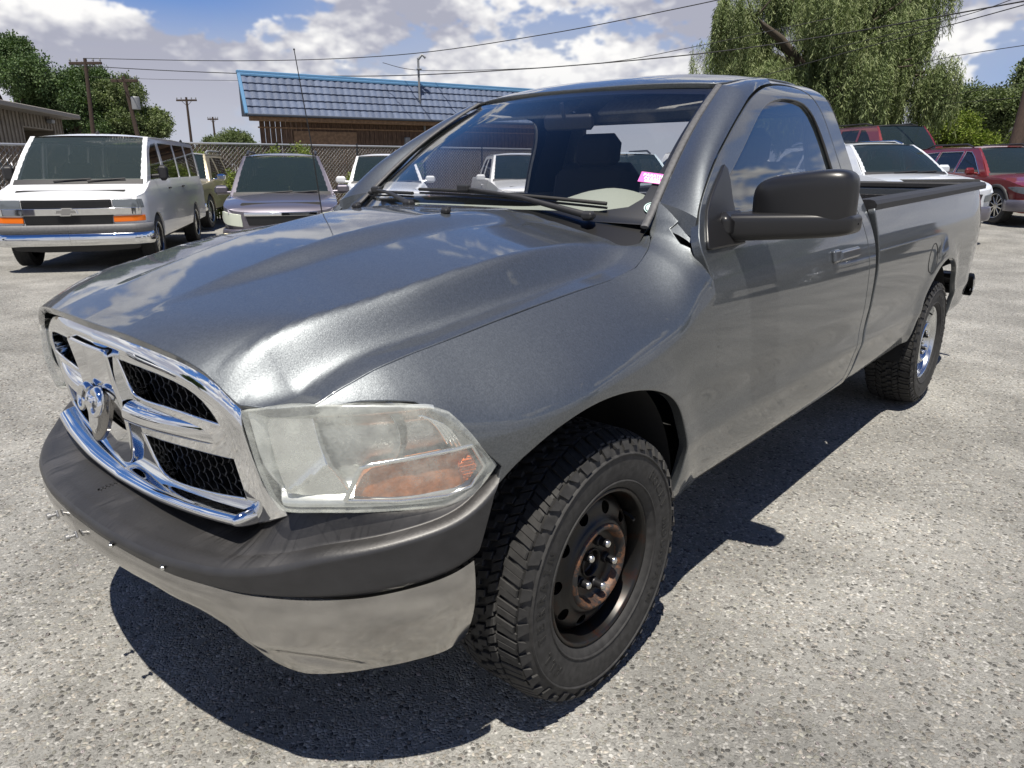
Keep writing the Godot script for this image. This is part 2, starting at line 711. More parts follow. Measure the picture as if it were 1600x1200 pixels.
func gravel_pictures() -> Array:
	var n := 1024
	var cells := noise(3, .085, 1, FastNoiseLite.TYPE_CELLULAR)
	cells.cellular_return_type = FastNoiseLite.RETURN_CELL_VALUE
	var edge := noise(3, .085, 1, FastNoiseLite.TYPE_CELLULAR)
	edge.cellular_return_type = FastNoiseLite.RETURN_DISTANCE2_SUB
	var small := noise(9, .19, 1, FastNoiseLite.TYPE_CELLULAR)
	small.cellular_return_type = FastNoiseLite.RETURN_CELL_VALUE
	var fine := noise(4, .42, 3)
	var patch := noise(31, .012, 4)
	var im := []
	for q in [cells, edge, small, fine, patch]:
		var i: Image = q.get_seamless_image(n, n, false, false, .08)
		i.convert(Image.FORMAT_L8)
		im.append(i.get_data())
	var col := PackedByteArray()
	col.resize(n * n * 3)
	var hgt := PackedByteArray()
	hgt.resize(n * n)
	for k in n * n:
		var v: float = im[0][k] / 255.0
		var g: float = clampf(im[1][k] / 255.0 * 1.6, 0.0, 1.0)
		var s: float = im[2][k] / 255.0
		var q: float = im[3][k] / 255.0
		var pt: float = im[4][k] / 255.0
		# stones between .10 and .55, a few dark, a few white, set in grey binder
		var tone := .25 + .26 * v + .10 * (s - .5)
		if v > .86:
			tone = .52 + .15 * s
		elif v < .10:
			tone = .10 + .07 * s
		var warm := fposmod(v * 7.3, 1.0)
		var in_stone := smoothstep(.10, .30, g) * step_at(pt + .35 * (s - .5), .30)
		var binder := .30 + .12 * s + .06 * (q - .5)
		var b := lerpf(binder, tone, in_stone)
		b *= .74 + .52 * q
		var cr := b * lerpf(1.0, 1.05 if warm > .8 else 1.01, in_stone)
		var cg := b * lerpf(.992, .98 if warm > .8 else .992, in_stone)
		var cb := b * lerpf(.93, .86 if warm > .7 else .93, in_stone)
		col[k * 3] = int(clampf(pow(cr, .4545), 0, 1) * 255.0)
		col[k * 3 + 1] = int(clampf(pow(cg, .4545), 0, 1) * 255.0)
		col[k * 3 + 2] = int(clampf(pow(cb, .4545), 0, 1) * 255.0)
		hgt[k] = int(clampf(.35 + .5 * in_stone * smoothstep(.0, .8, g) + .2 * (q - .5) + .12 * (s - .5), 0, 1) * 255.0)
	return [Image.create_from_data(n, n, false, Image.FORMAT_RGB8, col), Image.create_from_data(n, n, false, Image.FORMAT_L8, hgt)]


func step_at(a: float, b: float) -> float:
	return smoothstep(b - .08, b + .08, a)


func make_materials() -> void:
	var g := gravel_pictures()
	var m := mat(Color(.86, .86, .86), .92, 0.0, .25)
	m.albedo_texture = tex(g[0])
	m.heightmap_enabled = true
	m.heightmap_texture = tex(g[1])
	m.heightmap_scale = .55
	triplanar(m, 1.0 / 1.05, true)
	m.detail_enabled = true
	m.detail_blend_mode = BaseMaterial3D.BLEND_MODE_MUL
	m.detail_albedo = tex(grey(noise(77, .012, 5), 512, .74, 1.0, 1.0))
	m.detail_uv_layer = BaseMaterial3D.DETAIL_UV_2
	m.uv2_triplanar = true
	m.uv2_world_triplanar = true
	m.uv2_scale = Vector3.ONE / 6.7
	M.gravel = m
	m = mat(Color(.8, .8, .8), .9)
	m.vertex_color_use_as_albedo = true
	M.stone = m
	# paint with metal flake under a clear coat
	m = car_paint(Color(.165, .18, .192), .90, .48)
	m.albedo_texture = tex(grey(noise(8, .5, 1, FastNoiseLite.TYPE_VALUE), 512, .80, 1.0))
	triplanar(m, 1.0 / .55)
	var fl := noise(12, .9, 1, FastNoiseLite.TYPE_VALUE).get_seamless_image(512, 512)
	fl.bump_map_to_normal_map(1.2)
	m.normal_enabled = true
	m.normal_texture = tex(fl)
	m.normal_scale = .22
	M.truck_paint = m
	M.truck_trim = car_paint(Color(.09, .10, .115), .7, .35)
	M.black_plastic = mottled(mat(Color(.022, .022, .024), .55), 3, .05, .75, 1.0, 3.0)
	M.mirror_black = mat(Color(.013, .013, .014), .34)
	var nrm := noise(15, .35, 3).get_seamless_image(256, 256)
	nrm.bump_map_to_normal_map(1.5)
	M.mirror_black.normal_enabled = true
	M.mirror_black.normal_texture = tex(nrm)
	M.mirror_black.normal_scale = .12
	triplanar(M.mirror_black, 12.0)
	M.mirror_glass = mat(Color(.7, .72, .75), .04, 1.0)
	M.rubber = mat(Color(.014, .014, .014), .7)
	M.grey_rubber = mottled(mat(Color(.12, .12, .125), .6), 4, .04, .6, 1.0, 6.0)
	M.jamb = mat(Color(.012, .012, .013), .8)
	M.rocker = mottled(mat(Color(.035, .035, .036), .6, .2), 5, .05, .6, 1.0, 3.0)
	M.underbody = mat(Color(.012, .012, .012), .9)
	m = mat(Color(.012, .016, .018), .02, 0.0, .7)
	m.transparency = BaseMaterial3D.TRANSPARENCY_ALPHA
	m.albedo_texture = tex(Image.create_from_data(1, 1, false, Image.FORMAT_RGBA8, PackedByteArray([255, 255, 255, 210])))
	m.clearcoat_enabled = true
	m.clearcoat_roughness = .02
	M.truck_glass = m
	M.clear_glass = pane(Color(.02, .03, .03), .22)
	M.bolt_steel = mat(Color(.42, .42, .41), .45, .9)
	M.windscreen = pane(Color(.02, .03, .03), .06)
	M.black_band = mat(Color(.006, .006, .007), .3)
	M.grille_black = mat(Color(.010, .010, .011), .38)
	M.chrome = mat(Color(.80, .81, .82), .045, 1.0)
	M.dark_chrome = mat(Color(.30, .29, .28), .18, 1.0)
	m = mat(Color(.50, .49, .475), .25, 1.0)
	m.roughness_texture = tex(grey(noise(41, .02, 5), 512, .45, 1.0))
	m.roughness = .20
	m.albedo_texture = tex(grey(noise(42, .03, 5), 512, .92, 1.0))
	triplanar(m, 1.4)
	var dn := noise(43, .01, 3).get_seamless_image(512, 512)
	dn.bump_map_to_normal_map(2.0)
	m.normal_enabled = true
	m.normal_texture = tex(dn)
	m.normal_scale = .10
	M.dull_chrome = m
	M.bright_steel = mat(Color(.62, .62, .6), .25, 1.0)
	# bumper plastic with pale run marks
	m = mat(Color(.05, .05, .053), .5)
	m.albedo_texture = tex(streaks())
	triplanar(m, 1.0)
	m.normal_enabled = true
	m.normal_texture = tex(nrm)
	m.normal_scale = .10
	m.roughness = .48
	M.bumper_black = m
	m = mottled(mat(Color(.034, .034, .036), .42), 58, .03, .78, 1.0, 2.0)
	m.normal_enabled = true
	m.normal_texture = tex(nrm)
	m.normal_scale = .12
	M.bumper_face = m
	m = mat(Color(.88, .90, .90), .27)
	m.transparency = BaseMaterial3D.TRANSPARENCY_ALPHA
	m.albedo_texture = tex(haze_picture())
	triplanar(m, 2.2)
	M.hazy_lens = m
	M.lamp_shell = mottled(mat(Color(.70, .73, .70), .28, .55), 6, .02, .75, 1.0, 3.0)
	M.lamp_silver = mat(Color(.80, .82, .80), .16, .95)
	m = mat(Color(.80, .30, .11), .28)
	m.albedo_texture = tex(grey(noise(51, .03, 5), 256, .62, 1.0))
	triplanar(m, 5.0)
	M.amber = m
	M.amber_deep = mat(Color(.80, .17, .01), .12)
	M.red_lens = mat(Color(.30, .012, .012), .1)
	M.cabin_grey = mottled(mat(Color(.20, .20, .19), .8), 7, .05, .8, 1.0, 4.0)
	M.dash = mottled(mat(Color(.30, .33, .28), .7), 8, .2, .85, 1.0, 6.0)
	M.seat_cloth = mottled(mat(Color(.03, .03, .033), .9), 9, .2, .6, 1.0, 6.0)
	M.pink_print = mat(Color(.62, .10, .42), .5)
	M.white_print = mat(Color(.85, .82, .84), .5)
	M.pale_print = mat(Color(.48, .66, .62), .5)
	M.dark_print = mat(Color(.03, .07, .08), .5)
	m = mat(Color(.042, .041, .040), .72)
	m.albedo_texture = tex(grey(noise(61, .03, 5), 256, .55, 1.0))
	triplanar(m, 4.0)
	m.normal_enabled = true
	m.normal_texture = tex(nrm)
	m.normal_scale = .35
	M.tyre = m
	M.tyre_letter = mat(Color(.009, .009, .009), .6)
	m = mat(Color(.020, .019, .018), .36, .3)
	m.albedo_texture = tex(rusty(71, .62, .25))
	triplanar(m, 3.5)
	M.steel_black = m
	m = mat(Color(1, 1, 1), .55, .3)
	m.albedo_texture = tex(rusty(72, .53, 1.0))
	triplanar(m, 5.0)
	M.rusty_ring = m
	M.silver_wheel = mat(Color(.66, .68, .70), .2, 1.0)
	M.nut_black = mat(Color(.02, .02, .022), .4, .5)
	more_materials(nrm)


func haze_picture() -> Image:
	# clouded, yellowed plastic: colour with its opacity
	var n := 512
	var a := noise(52, .012, 5).get_seamless_image(n, n)
	a.convert(Image.FORMAT_L8)
	var b := noise(53, .11, 4).get_seamless_image(n, n)
	b.convert(Image.FORMAT_L8)
	var da := a.get_data()
	var db := b.get_data()
	var d := PackedByteArray()
	d.resize(n * n * 4)
	for k in n * n:
		var v := da[k] / 255.0
		var w := db[k] / 255.0
		d[k * 4] = int(236 - 10 * v)
		d[k * 4 + 1] = int(238 - 10 * v)
		d[k * 4 + 2] = int(233 - 14 * v)
		d[k * 4 + 3] = int(255.0 * clampf(.22 + .22 * smoothstep(.3, .85, v) + .20 * (w - .5), .05, .6))
	return Image.create_from_data(n, n, false, Image.FORMAT_RGBA8, d)


func streaks() -> Image:
	var n := 1024
	var f := noise(54, .02, 4)
	var g := noise(55, .01, 4)
	var fine := noise(56, .2, 3)
	var d := PackedByteArray()
	d.resize(n * n * 3)
	for y in n:
		for x in n:
			# run marks go along the picture's y, wavering, with clean gaps
			var wob := g.get_noise_2d(x * .25, y * .5) * 9.0
			var run := f.get_noise_2d((x + wob) * 1.5, y * .035 + 40.0)
			var area := g.get_noise_2d(x * .35 + 300.0, y * .3)
			var dust := smoothstep(-.15, .45, area)
			var mark := smoothstep(.08, .16, run) * (1.0 - smoothstep(.26, .34, run))
			var v := .62 + .34 * dust - .42 * mark * smoothstep(-.05, .3, area) + .07 * fine.get_noise_2d(x, y)
			var k := (y * n + x) * 3
			d[k] = int(clampf(v, 0, 1) * 255.0)
			d[k + 1] = int(clampf(v * .985, 0, 1) * 255.0)
			d[k + 2] = int(clampf(v * .965, 0, 1) * 255.0)
	return Image.create_from_data(n, n, false, Image.FORMAT_RGB8, d)


func rusty(seed_: int, start: float, base: float) -> Image:
	# dark steel with rust that has its own ragged outline
	var n := 256
	var f := noise(seed_, .014, 5)
	var g := noise(seed_ + 1, .09, 4)
	var fi := f.get_seamless_image(n, n)
	var gi := g.get_seamless_image(n, n)
	fi.convert(Image.FORMAT_L8)
	gi.convert(Image.FORMAT_L8)
	var da := fi.get_data()
	var db := gi.get_data()
	var d := PackedByteArray()
	d.resize(n * n * 3)
	for k in n * n:
		var v := da[k] / 255.0 * .75 + db[k] / 255.0 * .25
		var r := smoothstep(start - .05, start + .08, v)
		var steel := Color(.022, .022, .023) * (.8 + .5 * db[k] / 255.0) if base > .9 else Color(.7, .7, .7)
		var rust := Color(.135, .062, .030) * (.7 + .7 * db[k] / 255.0) if base > .9 else Color(1, .62, .42) * 1.0
		var c := steel.lerp(rust, r).linear_to_srgb() if base > .9 else steel.lerp(rust, r)
		d[k * 3] = int(clampf(c.r, 0, 1) * 255.0)
		d[k * 3 + 1] = int(clampf(c.g, 0, 1) * 255.0)
		d[k * 3 + 2] = int(clampf(c.b, 0, 1) * 255.0)
	return Image.create_from_data(n, n, false, Image.FORMAT_RGB8, d)
# ---------------------------------------------------------------- the grey pickup
var side_tab := Tab.new([[.38, .885], [.46, .942], [.52, .963], [.60, .978], [.66, .989], [.72, .987], [.85, .997], [1.0, 1.001], [1.10, .992], [1.20, .966], [1.30, .925], [1.34, .905], [1.45, .865], [1.6, .805], [1.72, .752], [1.772, .720], [1.812, .658], [1.84, .56]])
var bed_tab := Tab.new([[.40, .90], [.46, .945], [.52, .965], [.60, .978], [.66, .989], [.72, .987], [.85, .997], [1.0, 1.003], [1.08, 1.000], [1.16, .988], [1.25, .968], [1.32, .950]])
var front_in := Tab.new([[-.2, 0], [.1, 0], [.3, .022], [.42, .050], [.53, .085], [.62, .115], [.735, .20]])
var rear_in := Tab.new([[-4.95, .12], [-4.85, .06], [-4.72, .022], [-4.4, .004], [-3.9, 0]])
var seam_x := Tab.new([[.80, .742], [.735, .750], [.664, .762], [.577, .773], [.395, .787], [.187, .800], [-.059, .815], [-.228, .826], [-.317, .832], [-.42, .812], [-.512, .77], [-.55, .755], [-.59, .745], [-.66, .735]])
var seam_y := Tab.new([[.80, .995], [.735, 1.017], [.664, 1.046], [.577, 1.072], [.395, 1.099], [.187, 1.128], [-.059, 1.156], [-.228, 1.173], [-.317, 1.191], [-.42, 1.232], [-.512, 1.275], [-.55, 1.330], [-.59, 1.375], [-.66, 1.43]])
var hood_mid := Tab.new([[-.55, 1.338], [-.45, 1.341], [-.25, 1.343], [-.08, 1.338], [.07, 1.324], [.32, 1.283], [.54, 1.230], [.70, 1.183], [.82, 1.147], [.905, 1.119]])
var nose_z := Tab.new([[0, .902], [.2, .896], [.4, .877], [.5, .862], [.58, .847], [.62, .834], [.68, .797], [.75, .735], [.78, .705]])
var nose_y := Tab.new([[0, 1.118], [.2, 1.115], [.4, 1.098], [.5, 1.076], [.57, 1.040], [.62, 1.012], [.68, 1.010], [.75, 1.017], [.80, 1.017]])
var roof_mid := Tab.new([[-2.2, 1.775], [-2.12, 1.815], [-1.98, 1.845], [-1.72, 1.864], [-1.52, 1.861], [-1.36, 1.846], [-1.22, 1.819], [-1.10, 1.784]])
var bump_z := Tab.new([[0, 1.0], [.2, .985], [.35, .955], [.5, .905], [.62, .845], [.72, .78], [.8, .715], [.87, .635], [.92, .555], [.95, .48], [.965, .40]])
var crest_tab := Tab.new([[0, 0], [.08, .025], [.15, .10], [.23, .29], [.33, .55], [.44, .72], [.60, .84], [.8, .925], [1.0, 1.0], [1.1, 1.037]])
var crest_x := Tab.new([[-.45, .695], [0, .708], [.33, .682], [.62, .625], [.82, .580]])
const ARCH_F := [[-.365, .42], [-.398, .505], [-.412, .585], [-.398, .685], [-.352, .775], [-.275, .847], [-.165, .894], [-.035, .920], [.095, .926], [.19, .914], [.295, .878], [.39, .825], [.455, .745], [.50, .64], [.525, .50], [.53, .42], [.53, .34], [-.31, .34]]
const ARCH_R := [[-3.12, .36], [-3.12, .47], [-3.16, .615], [-3.25, .76], [-3.40, .87], [-3.56, .922], [-3.70, .927], [-3.86, .89], [-3.99, .80], [-4.07, .66], [-4.08, .52], [-4.06, .36]]


func flare(z: float, y: float) -> float:
	var r := 0.0
	for c in [[.06, .45, .50, .48], [-3.61, .44, .47, .49]]:
		var d := sqrt(pow((z - c[0]) / c[2], 2.0) + pow((y - c[1]) / c[3], 2.0)) - 1.0
		if d < 0.5:
			r += .016 * exp(-pow(maxf(d, 0.0) / .17, 2.0))
	return r


func side_x(z: float, y: float) -> float:
	if z < -2.14 - .04 * smoothstep(1.3, 1.0, y):
		return bed_tab.at(y) + flare(z, y) - maxf(rear_in.at(z), 0.0) * clampf(1.2 - .0 * y, 0, 2)
	return side_tab.at(y) + flare(z, y) * clampf((1.1 - y) / .2, 0.0, 1.0) - maxf(front_in.at(z), 0.0)


func fender_at(z: float, v: float) -> Vector3:
	var bx := seam_x.at(z)
	var by := seam_y.at(z)
	var vs := by - .20
	if v <= vs:
		return Vector3(side_x(z, v), v, z)
	var s := (v - vs) / .35
	var a := Vector3(side_x(z, vs), vs, z)
	var rear := smoothstep(-.28, -.55, z)
	var cy := by - minf(.72 * (a.x - bx), .15) * lerpf(1.0, .03, rear)
	var slope := (a.x - side_x(z, vs - .02)) / .02
	var c := Vector3(a.x + clampf(slope, -.35, 0.0) * (cy - vs), cy, z)
	var b := Vector3(bx, by, z)
	return a * (1.0 - s) * (1.0 - s) + c * 2.0 * s * (1.0 - s) + b * s * s


func fender_v(z: float, y: float) -> float:
	var lo := .3
	var hi := seam_y.at(z) + .15
	for k in 30:
		var mid := (lo + hi) / 2.0
		if fender_at(z, mid).y < y:
			lo = mid
		else:
			hi = mid
	return lo


func hood_at(x: float, z: float) -> float:
	var ax := absf(x)
	var top := hood_top(ax, z)
	var fx := minf(ax, .77)
	var e := nose_z.at(fx) - z
	var reach := lerpf(.16, .26, clampf((ax - .3) / .3, 0.0, 1.0))
	if e < reach:
		var edge := hood_top(ax, nose_z.at(fx))
		var w := 1.0 - e / reach
		top -= (edge - nose_y.at(fx)) * pow(w, 2.3)
	# the rear edge kicks up a little
	var back := -.405 - .12 * ax * ax / .55 - z
	if back > -.10 and ax > .28:
		top += .012 * smoothstep(-.10, -.02, back) * smoothstep(.28, .38, ax) * smoothstep(.72, .62, ax)
	return top


func hood_top(ax: float, z: float) -> float:
	var mid := hood_mid.at(z)
	var q := clampf((.85 - z) / 1.2, 0.0, 1.0)
	var grow := smoothstep(0.0, .35, q)
	var d1 := lerpf(.145, .24, q)
	var d2 := lerpf(.195, .46, q)
	var crest := crest_x.at(z)
	var sx := seam_x.at(minf(z, .735))
	var drop := mid - seam_y.at(minf(z, .735))
	var side := lerpf(.020, .038, q) * grow
	var valley := lerpf(.014, .036, q)
	var h := .012 * pow(ax / .6, 2.0) + side * smooth_step2(d1, d2, ax)
	if ax > d2:
		h += valley * clampf((ax - d2) / (crest - d2), 0, 1)
	var soft := .035
	var w := clampf((ax - crest + soft) / (sx - crest + soft), 0.0, 1.6)
	if w > 0.0:
		var base := .012 * pow((crest - soft) / .6, 2.0) + side + valley
		var total := drop - base
		h += (total - (.012 * pow(sx / .6, 2.0) - .012 * pow((crest - soft) / .6, 2.0))) * (.82 * smoothstep(0.0, .62, w) + .18 * w)
	return mid - h


func smooth_step2(a: float, b: float, q: float) -> float:
	var t := clampf((q - a) / (b - a), 0.0, 1.0)
	return t * t * (3.0 - 2.0 * t) * .6 + t * .4


func roof_at(x: float, z: float) -> float:
	return roof_mid.at(z) - .045 * pow(absf(x) / .655, 2.6)


func glass_at(u: float, v: float) -> Vector3:
	var q := u * u
	var b := Vector3(.752 * u, 1.340 - .033 * q, -.370 - .170 * q)
	var t := Vector3(.628 * u, 1.772 - .016 * q, -1.100 - .095 * q)
	var bow := .03 * sin(PI * clampf(v, 0.0, 1.0))
	return b.lerp(t, v) + Vector3(0, .85, .53) * bow


func bump_at(s: float) -> Vector2:
	# s runs along the bumper from the middle (0) to the wheel (1.32)
	return bump_plan.at2(s)


class Plan:
	# a curve in plan (x, z) measured by its length
	var s := PackedFloat32Array()
	var p := PackedVector2Array()
	func _init(pts: PackedVector2Array) -> void:
		var l := 0.0
		for k in pts.size():
			if k:
				l += pts[k].distance_to(pts[k - 1])
			s.append(l)
			p.append(pts[k])
	func at2(q: float) -> Vector2:
		var n := s.size()
		if q <= 0.0:
			return p[0] + (p[1] - p[0]) / (s[1] - s[0]) * q
		if q >= s[n - 1]:
			return p[n - 1] + (p[n - 1] - p[n - 2]) / (s[n - 1] - s[n - 2]) * (q - s[n - 1])
		var i := s.bsearch(q) - 1
		i = maxi(i, 0)
		return p[i].lerp(p[i + 1], (q - s[i]) / (s[i + 1] - s[i]))
	func out2(q: float) -> Vector2:
		var d := (at2(q + .004) - at2(q - .004)).normalized()
		return Vector2(-d.y, d.x)


var bump_plan: Plan
var lamp_plan: Plan


func catmull(pts: Array, per := 12) -> PackedVector2Array:
	var r := PackedVector2Array()
	var n := pts.size()
	for k in n - 1:
		var a := Vector2(pts[maxi(k - 1, 0)][0], pts[maxi(k - 1, 0)][1])
		var b := Vector2(pts[k][0], pts[k][1])
		var c := Vector2(pts[k + 1][0], pts[k + 1][1])
		var d := Vector2(pts[mini(k + 2, n - 1)][0], pts[mini(k + 2, n - 1)][1])
		for j in per:
			r.append(b.cubic_interpolate(c, a, d, float(j) / per))
	r.append(Vector2(pts[n - 1][0], pts[n - 1][1]))
	return r


func grille_z(x: float, y: float) -> float:
	# the chrome face: bowed in plan, leaning forward at the top, its upper rim rolled back
	var ax := absf(x)
	var z := nose_z.at(minf(ax, .6)) - maxf(0.0, ax - .6) * .9
	return z - .143 * (1.112 - y)


func bumper_z(x: float) -> float:
	return bump_z.at(absf(x))


func make_truck() -> void:
	bump_plan = Plan.new(catmull([[0, 1.011], [.2, 1.0], [.4, .964], [.5, .934], [.6, .891], [.7, .825], [.8, .744], [.87, .665], [.93, .571], [.96, .49], [.972, .40]]))
	lamp_plan = Plan.new(catmull([[.60, .839], [.66, .808], [.72, .763], [.80, .687], [.86, .603], [.90, .53], [.93, .45], [.95, .39]]))
	var t := thing("pickup_truck", "grey single cab pickup truck with black bumper top filling the foreground", "pickup truck")
	var core := Vector3(0, .9, -.2)
	var paint: Material = M.truck_paint
	var door_line := pv([[-.600, .46], [-.578, .6], [-.566, .812], [-.555, 1.023], [-.552, 1.092], [-.522, 1.173], [-.498, 1.253], [-.547, 1.32], [-.636, 1.401], [-.756, 1.487], [-.916, 1.577], [-1.076, 1.660], [-1.20, 1.717], [-1.34, 1.760], [-1.50, 1.784], [-1.70, 1.792], [-1.81, 1.777], [-1.88, 1.728], [-1.905, 1.64], [-1.920, 1.5], [-1.950, 1.36], [-2.015, 1.235], [-2.055, 1.02], [-2.080, .81], [-2.075, .69], [-2.05, .56], [-2.01, .46]])
	door_line = rounded(door_line, 2, .3)
	var window_line := rounded(pv([[-.60, 1.322], [-.77, 1.418], [-.906, 1.491], [-1.073, 1.583], [-1.223, 1.668], [-1.33, 1.710], [-1.48, 1.735], [-1.65, 1.738], [-1.76, 1.716], [-1.815, 1.618], [-1.83, 1.467], [-1.855, 1.322]]), 2, .3)
	# --- hood
	var hood_line := []
	for k in 13:
		var x := lerpf(-.58, .58, k / 12.0)
		hood_line.append([x, nose_z.at(absf(x)) - .004])
	for k in [[.62, .832], [.68, .795], [.744, .736]]:
		hood_line.append(k)
	for z in [.654, .56, .46, .374, .27, .163, .04, -.077, -.16, -.239, -.327, -.38, -.43, -.48]:
		hood_line.append([seam_x.at(z) - .004, z])
	hood_line.append_array([[.768, -.502], [.735, -.512]])
	for k in 9:
		var x := lerpf(.70, -.70, k / 8.0)
		hood_line.append([x, -.405 - .12 * x * x / .55])
	hood_line.append_array([[-.735, -.512], [-.768, -.502]])
	for z in [-.48, -.43, -.38, -.327, -.239, -.16, -.077, .04, .163, .27, .374, .46, .56, .654]:
		hood_line.append([-seam_x.at(z) + .004, z])
	hood_line.append_array([[-.744, .736], [-.68, .795], [-.62, .832]])
	var mb := MB.new()
	panel(mb, pv(hood_line), [], func(x, z): return Vector3(x, hood_at(x, z), z), Vector2(.013, .02), core, .003, .022)
	var hood := put("hood", mb, paint, t)
	for s in [-.235, .235]:
		var nz := MB.new()
		var at := Vector3(s, hood_at(s, -.13) + .006, -.13)
		rbox(nz, Transform3D(Basis.from_euler(Vector3(.1, 0, 0)), at), Vector3(.035, .022, .03), .009)
		rbox(nz, Transform3D(Basis(), at + Vector3(0, .008, -.008)), Vector3(.02, .014, .02), .005)
		put("washer_nozzle", nz, M.black_plastic, hood)
	# --- what lies under the body: dark boxes that close it
	mb = MB.new()
	rbox(mb, Transform3D(Basis(), Vector3(0, .72, .12)), Vector3(1.05, .56, 1.16), .02)
	rbox(mb, Transform3D(Basis(), Vector3(0, .50, -1.3)), Vector3(1.74, .16, 1.72), .02)
	rbox(mb, Transform3D(Basis(), Vector3(0, .48, -3.0)), Vector3(.95, .2, 3.5), .02)
	rbox(mb, Transform3D(Basis(), Vector3(0, .395, 0)), Vector3(1.5, .12, .14), .04)
	rbox(mb, Transform3D(Basis(), Vector3(0, .395, -3.569)), Vector3(1.5, .15, .18), .06)
	put("chassis", mb, M.underbody, t)
	# --- both sides
	for s in [1.0, -1.0]:
		var flip := func(p: Vector3) -> Vector3: return Vector3(p.x * s, p.y, p.z)
		var on_side := func(z, y): return Vector3(s * side_x(z, y), y, z)
		var arch_f := rounded(pv(ARCH_F), 2, .2)
		var arch_r := rounded(pv(ARCH_R), 2, .2)
		var st := Vector2(.02, .015) if s > 0 else Vector2(.05, .03)
		# fender, in (z, height along the skin)
		var fl := []
		for z in [-.585, -.57, -.55, -.50, -.43, -.33, -.2, -.05, .1, .25, .4, .5, .6, .68, .735]:
			fl.append([z, seam_y.at(z) + .15 - .004])
		fl.append_array([[.738, seam_y.at(.738) + .140], [.705, seam_y.at(.705) + .10], [.658, seam_y.at(.658) + .08], [.607, seam_y.at(.607) + .05], [.56, seam_y.at(.56) + .02], [.50, 1.01], [.455, .895], [.405, .835], [.415, .798], [.36, .70], [.36, .36], [-.62, .36], [-.611, .46], [-.589, .6], [-.577, .812], [-.566, 1.023], [-.563, fender_v(-.563, 1.092)], [-.533, fender_v(-.533, 1.173)], [-.509, fender_v(-.509, 1.250)], [-.530, fender_v(-.530, 1.292)], [-.556, fender_v(-.556, 1.322)]])
		var fpoly := pv(fl)
		fpoly = Geometry2D.clip_polygons(fpoly, arch_f)[0]
		# the rocker end below the door stays with the fender
		mb = MB.new()
		panel(mb, fpoly, [], func(z, v): return flip.call(fender_at(z, v)), st, core, .004, .03)
		put("fender", mb, paint, t)
		# door
		mb = MB.new()
		panel(mb, door_line, [window_line], on_side, st, Vector3(0, 1.0, -1.3), .004, .03)
		var door := put("door", mb, paint, t)
		mb = MB.new()
		panel(mb, grown(window_line, .012), [], func(z, y): return Vector3(s * (side_x(z, y) - .014), y, z), Vector2(.06, .04), Vector3(0, 1.2, -1.3), .002, .0)
		put("side_window", mb, M.truck_glass if s > 0 else M.clear_glass, door)
		mb = MB.new()
		var wl := densified(window_line, Vector2(.04, .04))
		var pts := []
		for p in wl:
			pts.append(Vector3(s * (side_x(p.x, p.y) - .008), p.y, p.x))
		pts.append(pts[0])
		tube(mb, pts, .008, 6, false)
		put("window_seal", mb, M.rubber, door)
		# handle
		mb = MB.new()
		var hx := side_x(-1.72, 1.12)
		for piece in [[-1.745, 1.118, .055, .25, .046, .022], [-1.60, 1.120, .045, .075, .056, .016]]:
			rbox(mb, Transform3D(Basis.from_euler(Vector3(0, 0, .12 * s)), Vector3(s * (hx + piece[5] - .012), piece[1], piece[0])), Vector3(.026, piece[4], piece[3]), .012)
		put("door_handle", mb, M.truck_trim, door)
		# rocker under the door and the strip behind it, up to the roof
		var skin := rounded(pv([[-1.49, 1.74], [-1.49, 1.814], [-1.6, 1.815], [-1.90, 1.815], [-1.99, 1.800], [-2.035, 1.755], [-2.065, 1.62], [-2.095, 1.42], [-2.125, 1.27], [-2.155, 1.0], [-2.155, .78], [-2.125, .58], [-2.09, .45], [-.60, .45], [-.60, .55], [-1.2, .9]]), 1, .3)
		for part in Geometry2D.clip_polygons(skin, grown(door_line, .011)):
			if Geometry2D.is_polygon_clockwise(part):
				continue
			mb = MB.new()
			panel(mb, part, [], on_side, st, Vector3(0, 1.0, -1.3), .003, .03)
			put("cab_side", mb, paint, t)
		mb = MB.new()
		sheet(mb, func(z, y): return Vector3(s * (side_tab.at(y) - .012), y, z), -2.13, -.42, 20, .40, .472, 4, Vector3(0, .6, -1.3))
		put("rocker", mb, M.rocker, t)
		# dark jambs behind the seams
		mb = MB.new()
		sheet(mb, func(z, y): return Vector3(s * (side_x(z, y) - .024), y, z), -.60, -.52, 2, .45, 1.25, 14, Vector3(0, 1, -1.3))
		sheet(mb, func(z, y): return Vector3(s * (side_tab.at(y) - .045), y, z), -2.21, -1.86, 8, .45, 1.77, 18, Vector3(0, 1, -1.3))
		sheet(mb, func(z, y): return Vector3(s * (side_tab.at(y) - .026), y, z), -1.95, -1.55, 8, 1.745, 1.795, 4, Vector3(0, 1, -1.3))
		put("door_jamb", mb, M.jamb, t)
		mb = MB.new()
		sheet(mb, func(z, y): return Vector3(s * (side_tab.at(y) - .06), y, z), -2.1, -.56, 20, .5, 1.325, 12, Vector3(2 * s, 1, -1.3))
		put("door_lining", mb, M.cabin_grey, door)
		# pillar beside the windscreen
		var dl := catmull([[-.498, 1.255], [-.547, 1.32], [-.636, 1.401], [-.756, 1.487], [-.916, 1.577], [-1.076, 1.660], [-1.20, 1.717], [-1.34, 1.760], [-1.50, 1.784]], 8)
		dl = dl.slice(8)
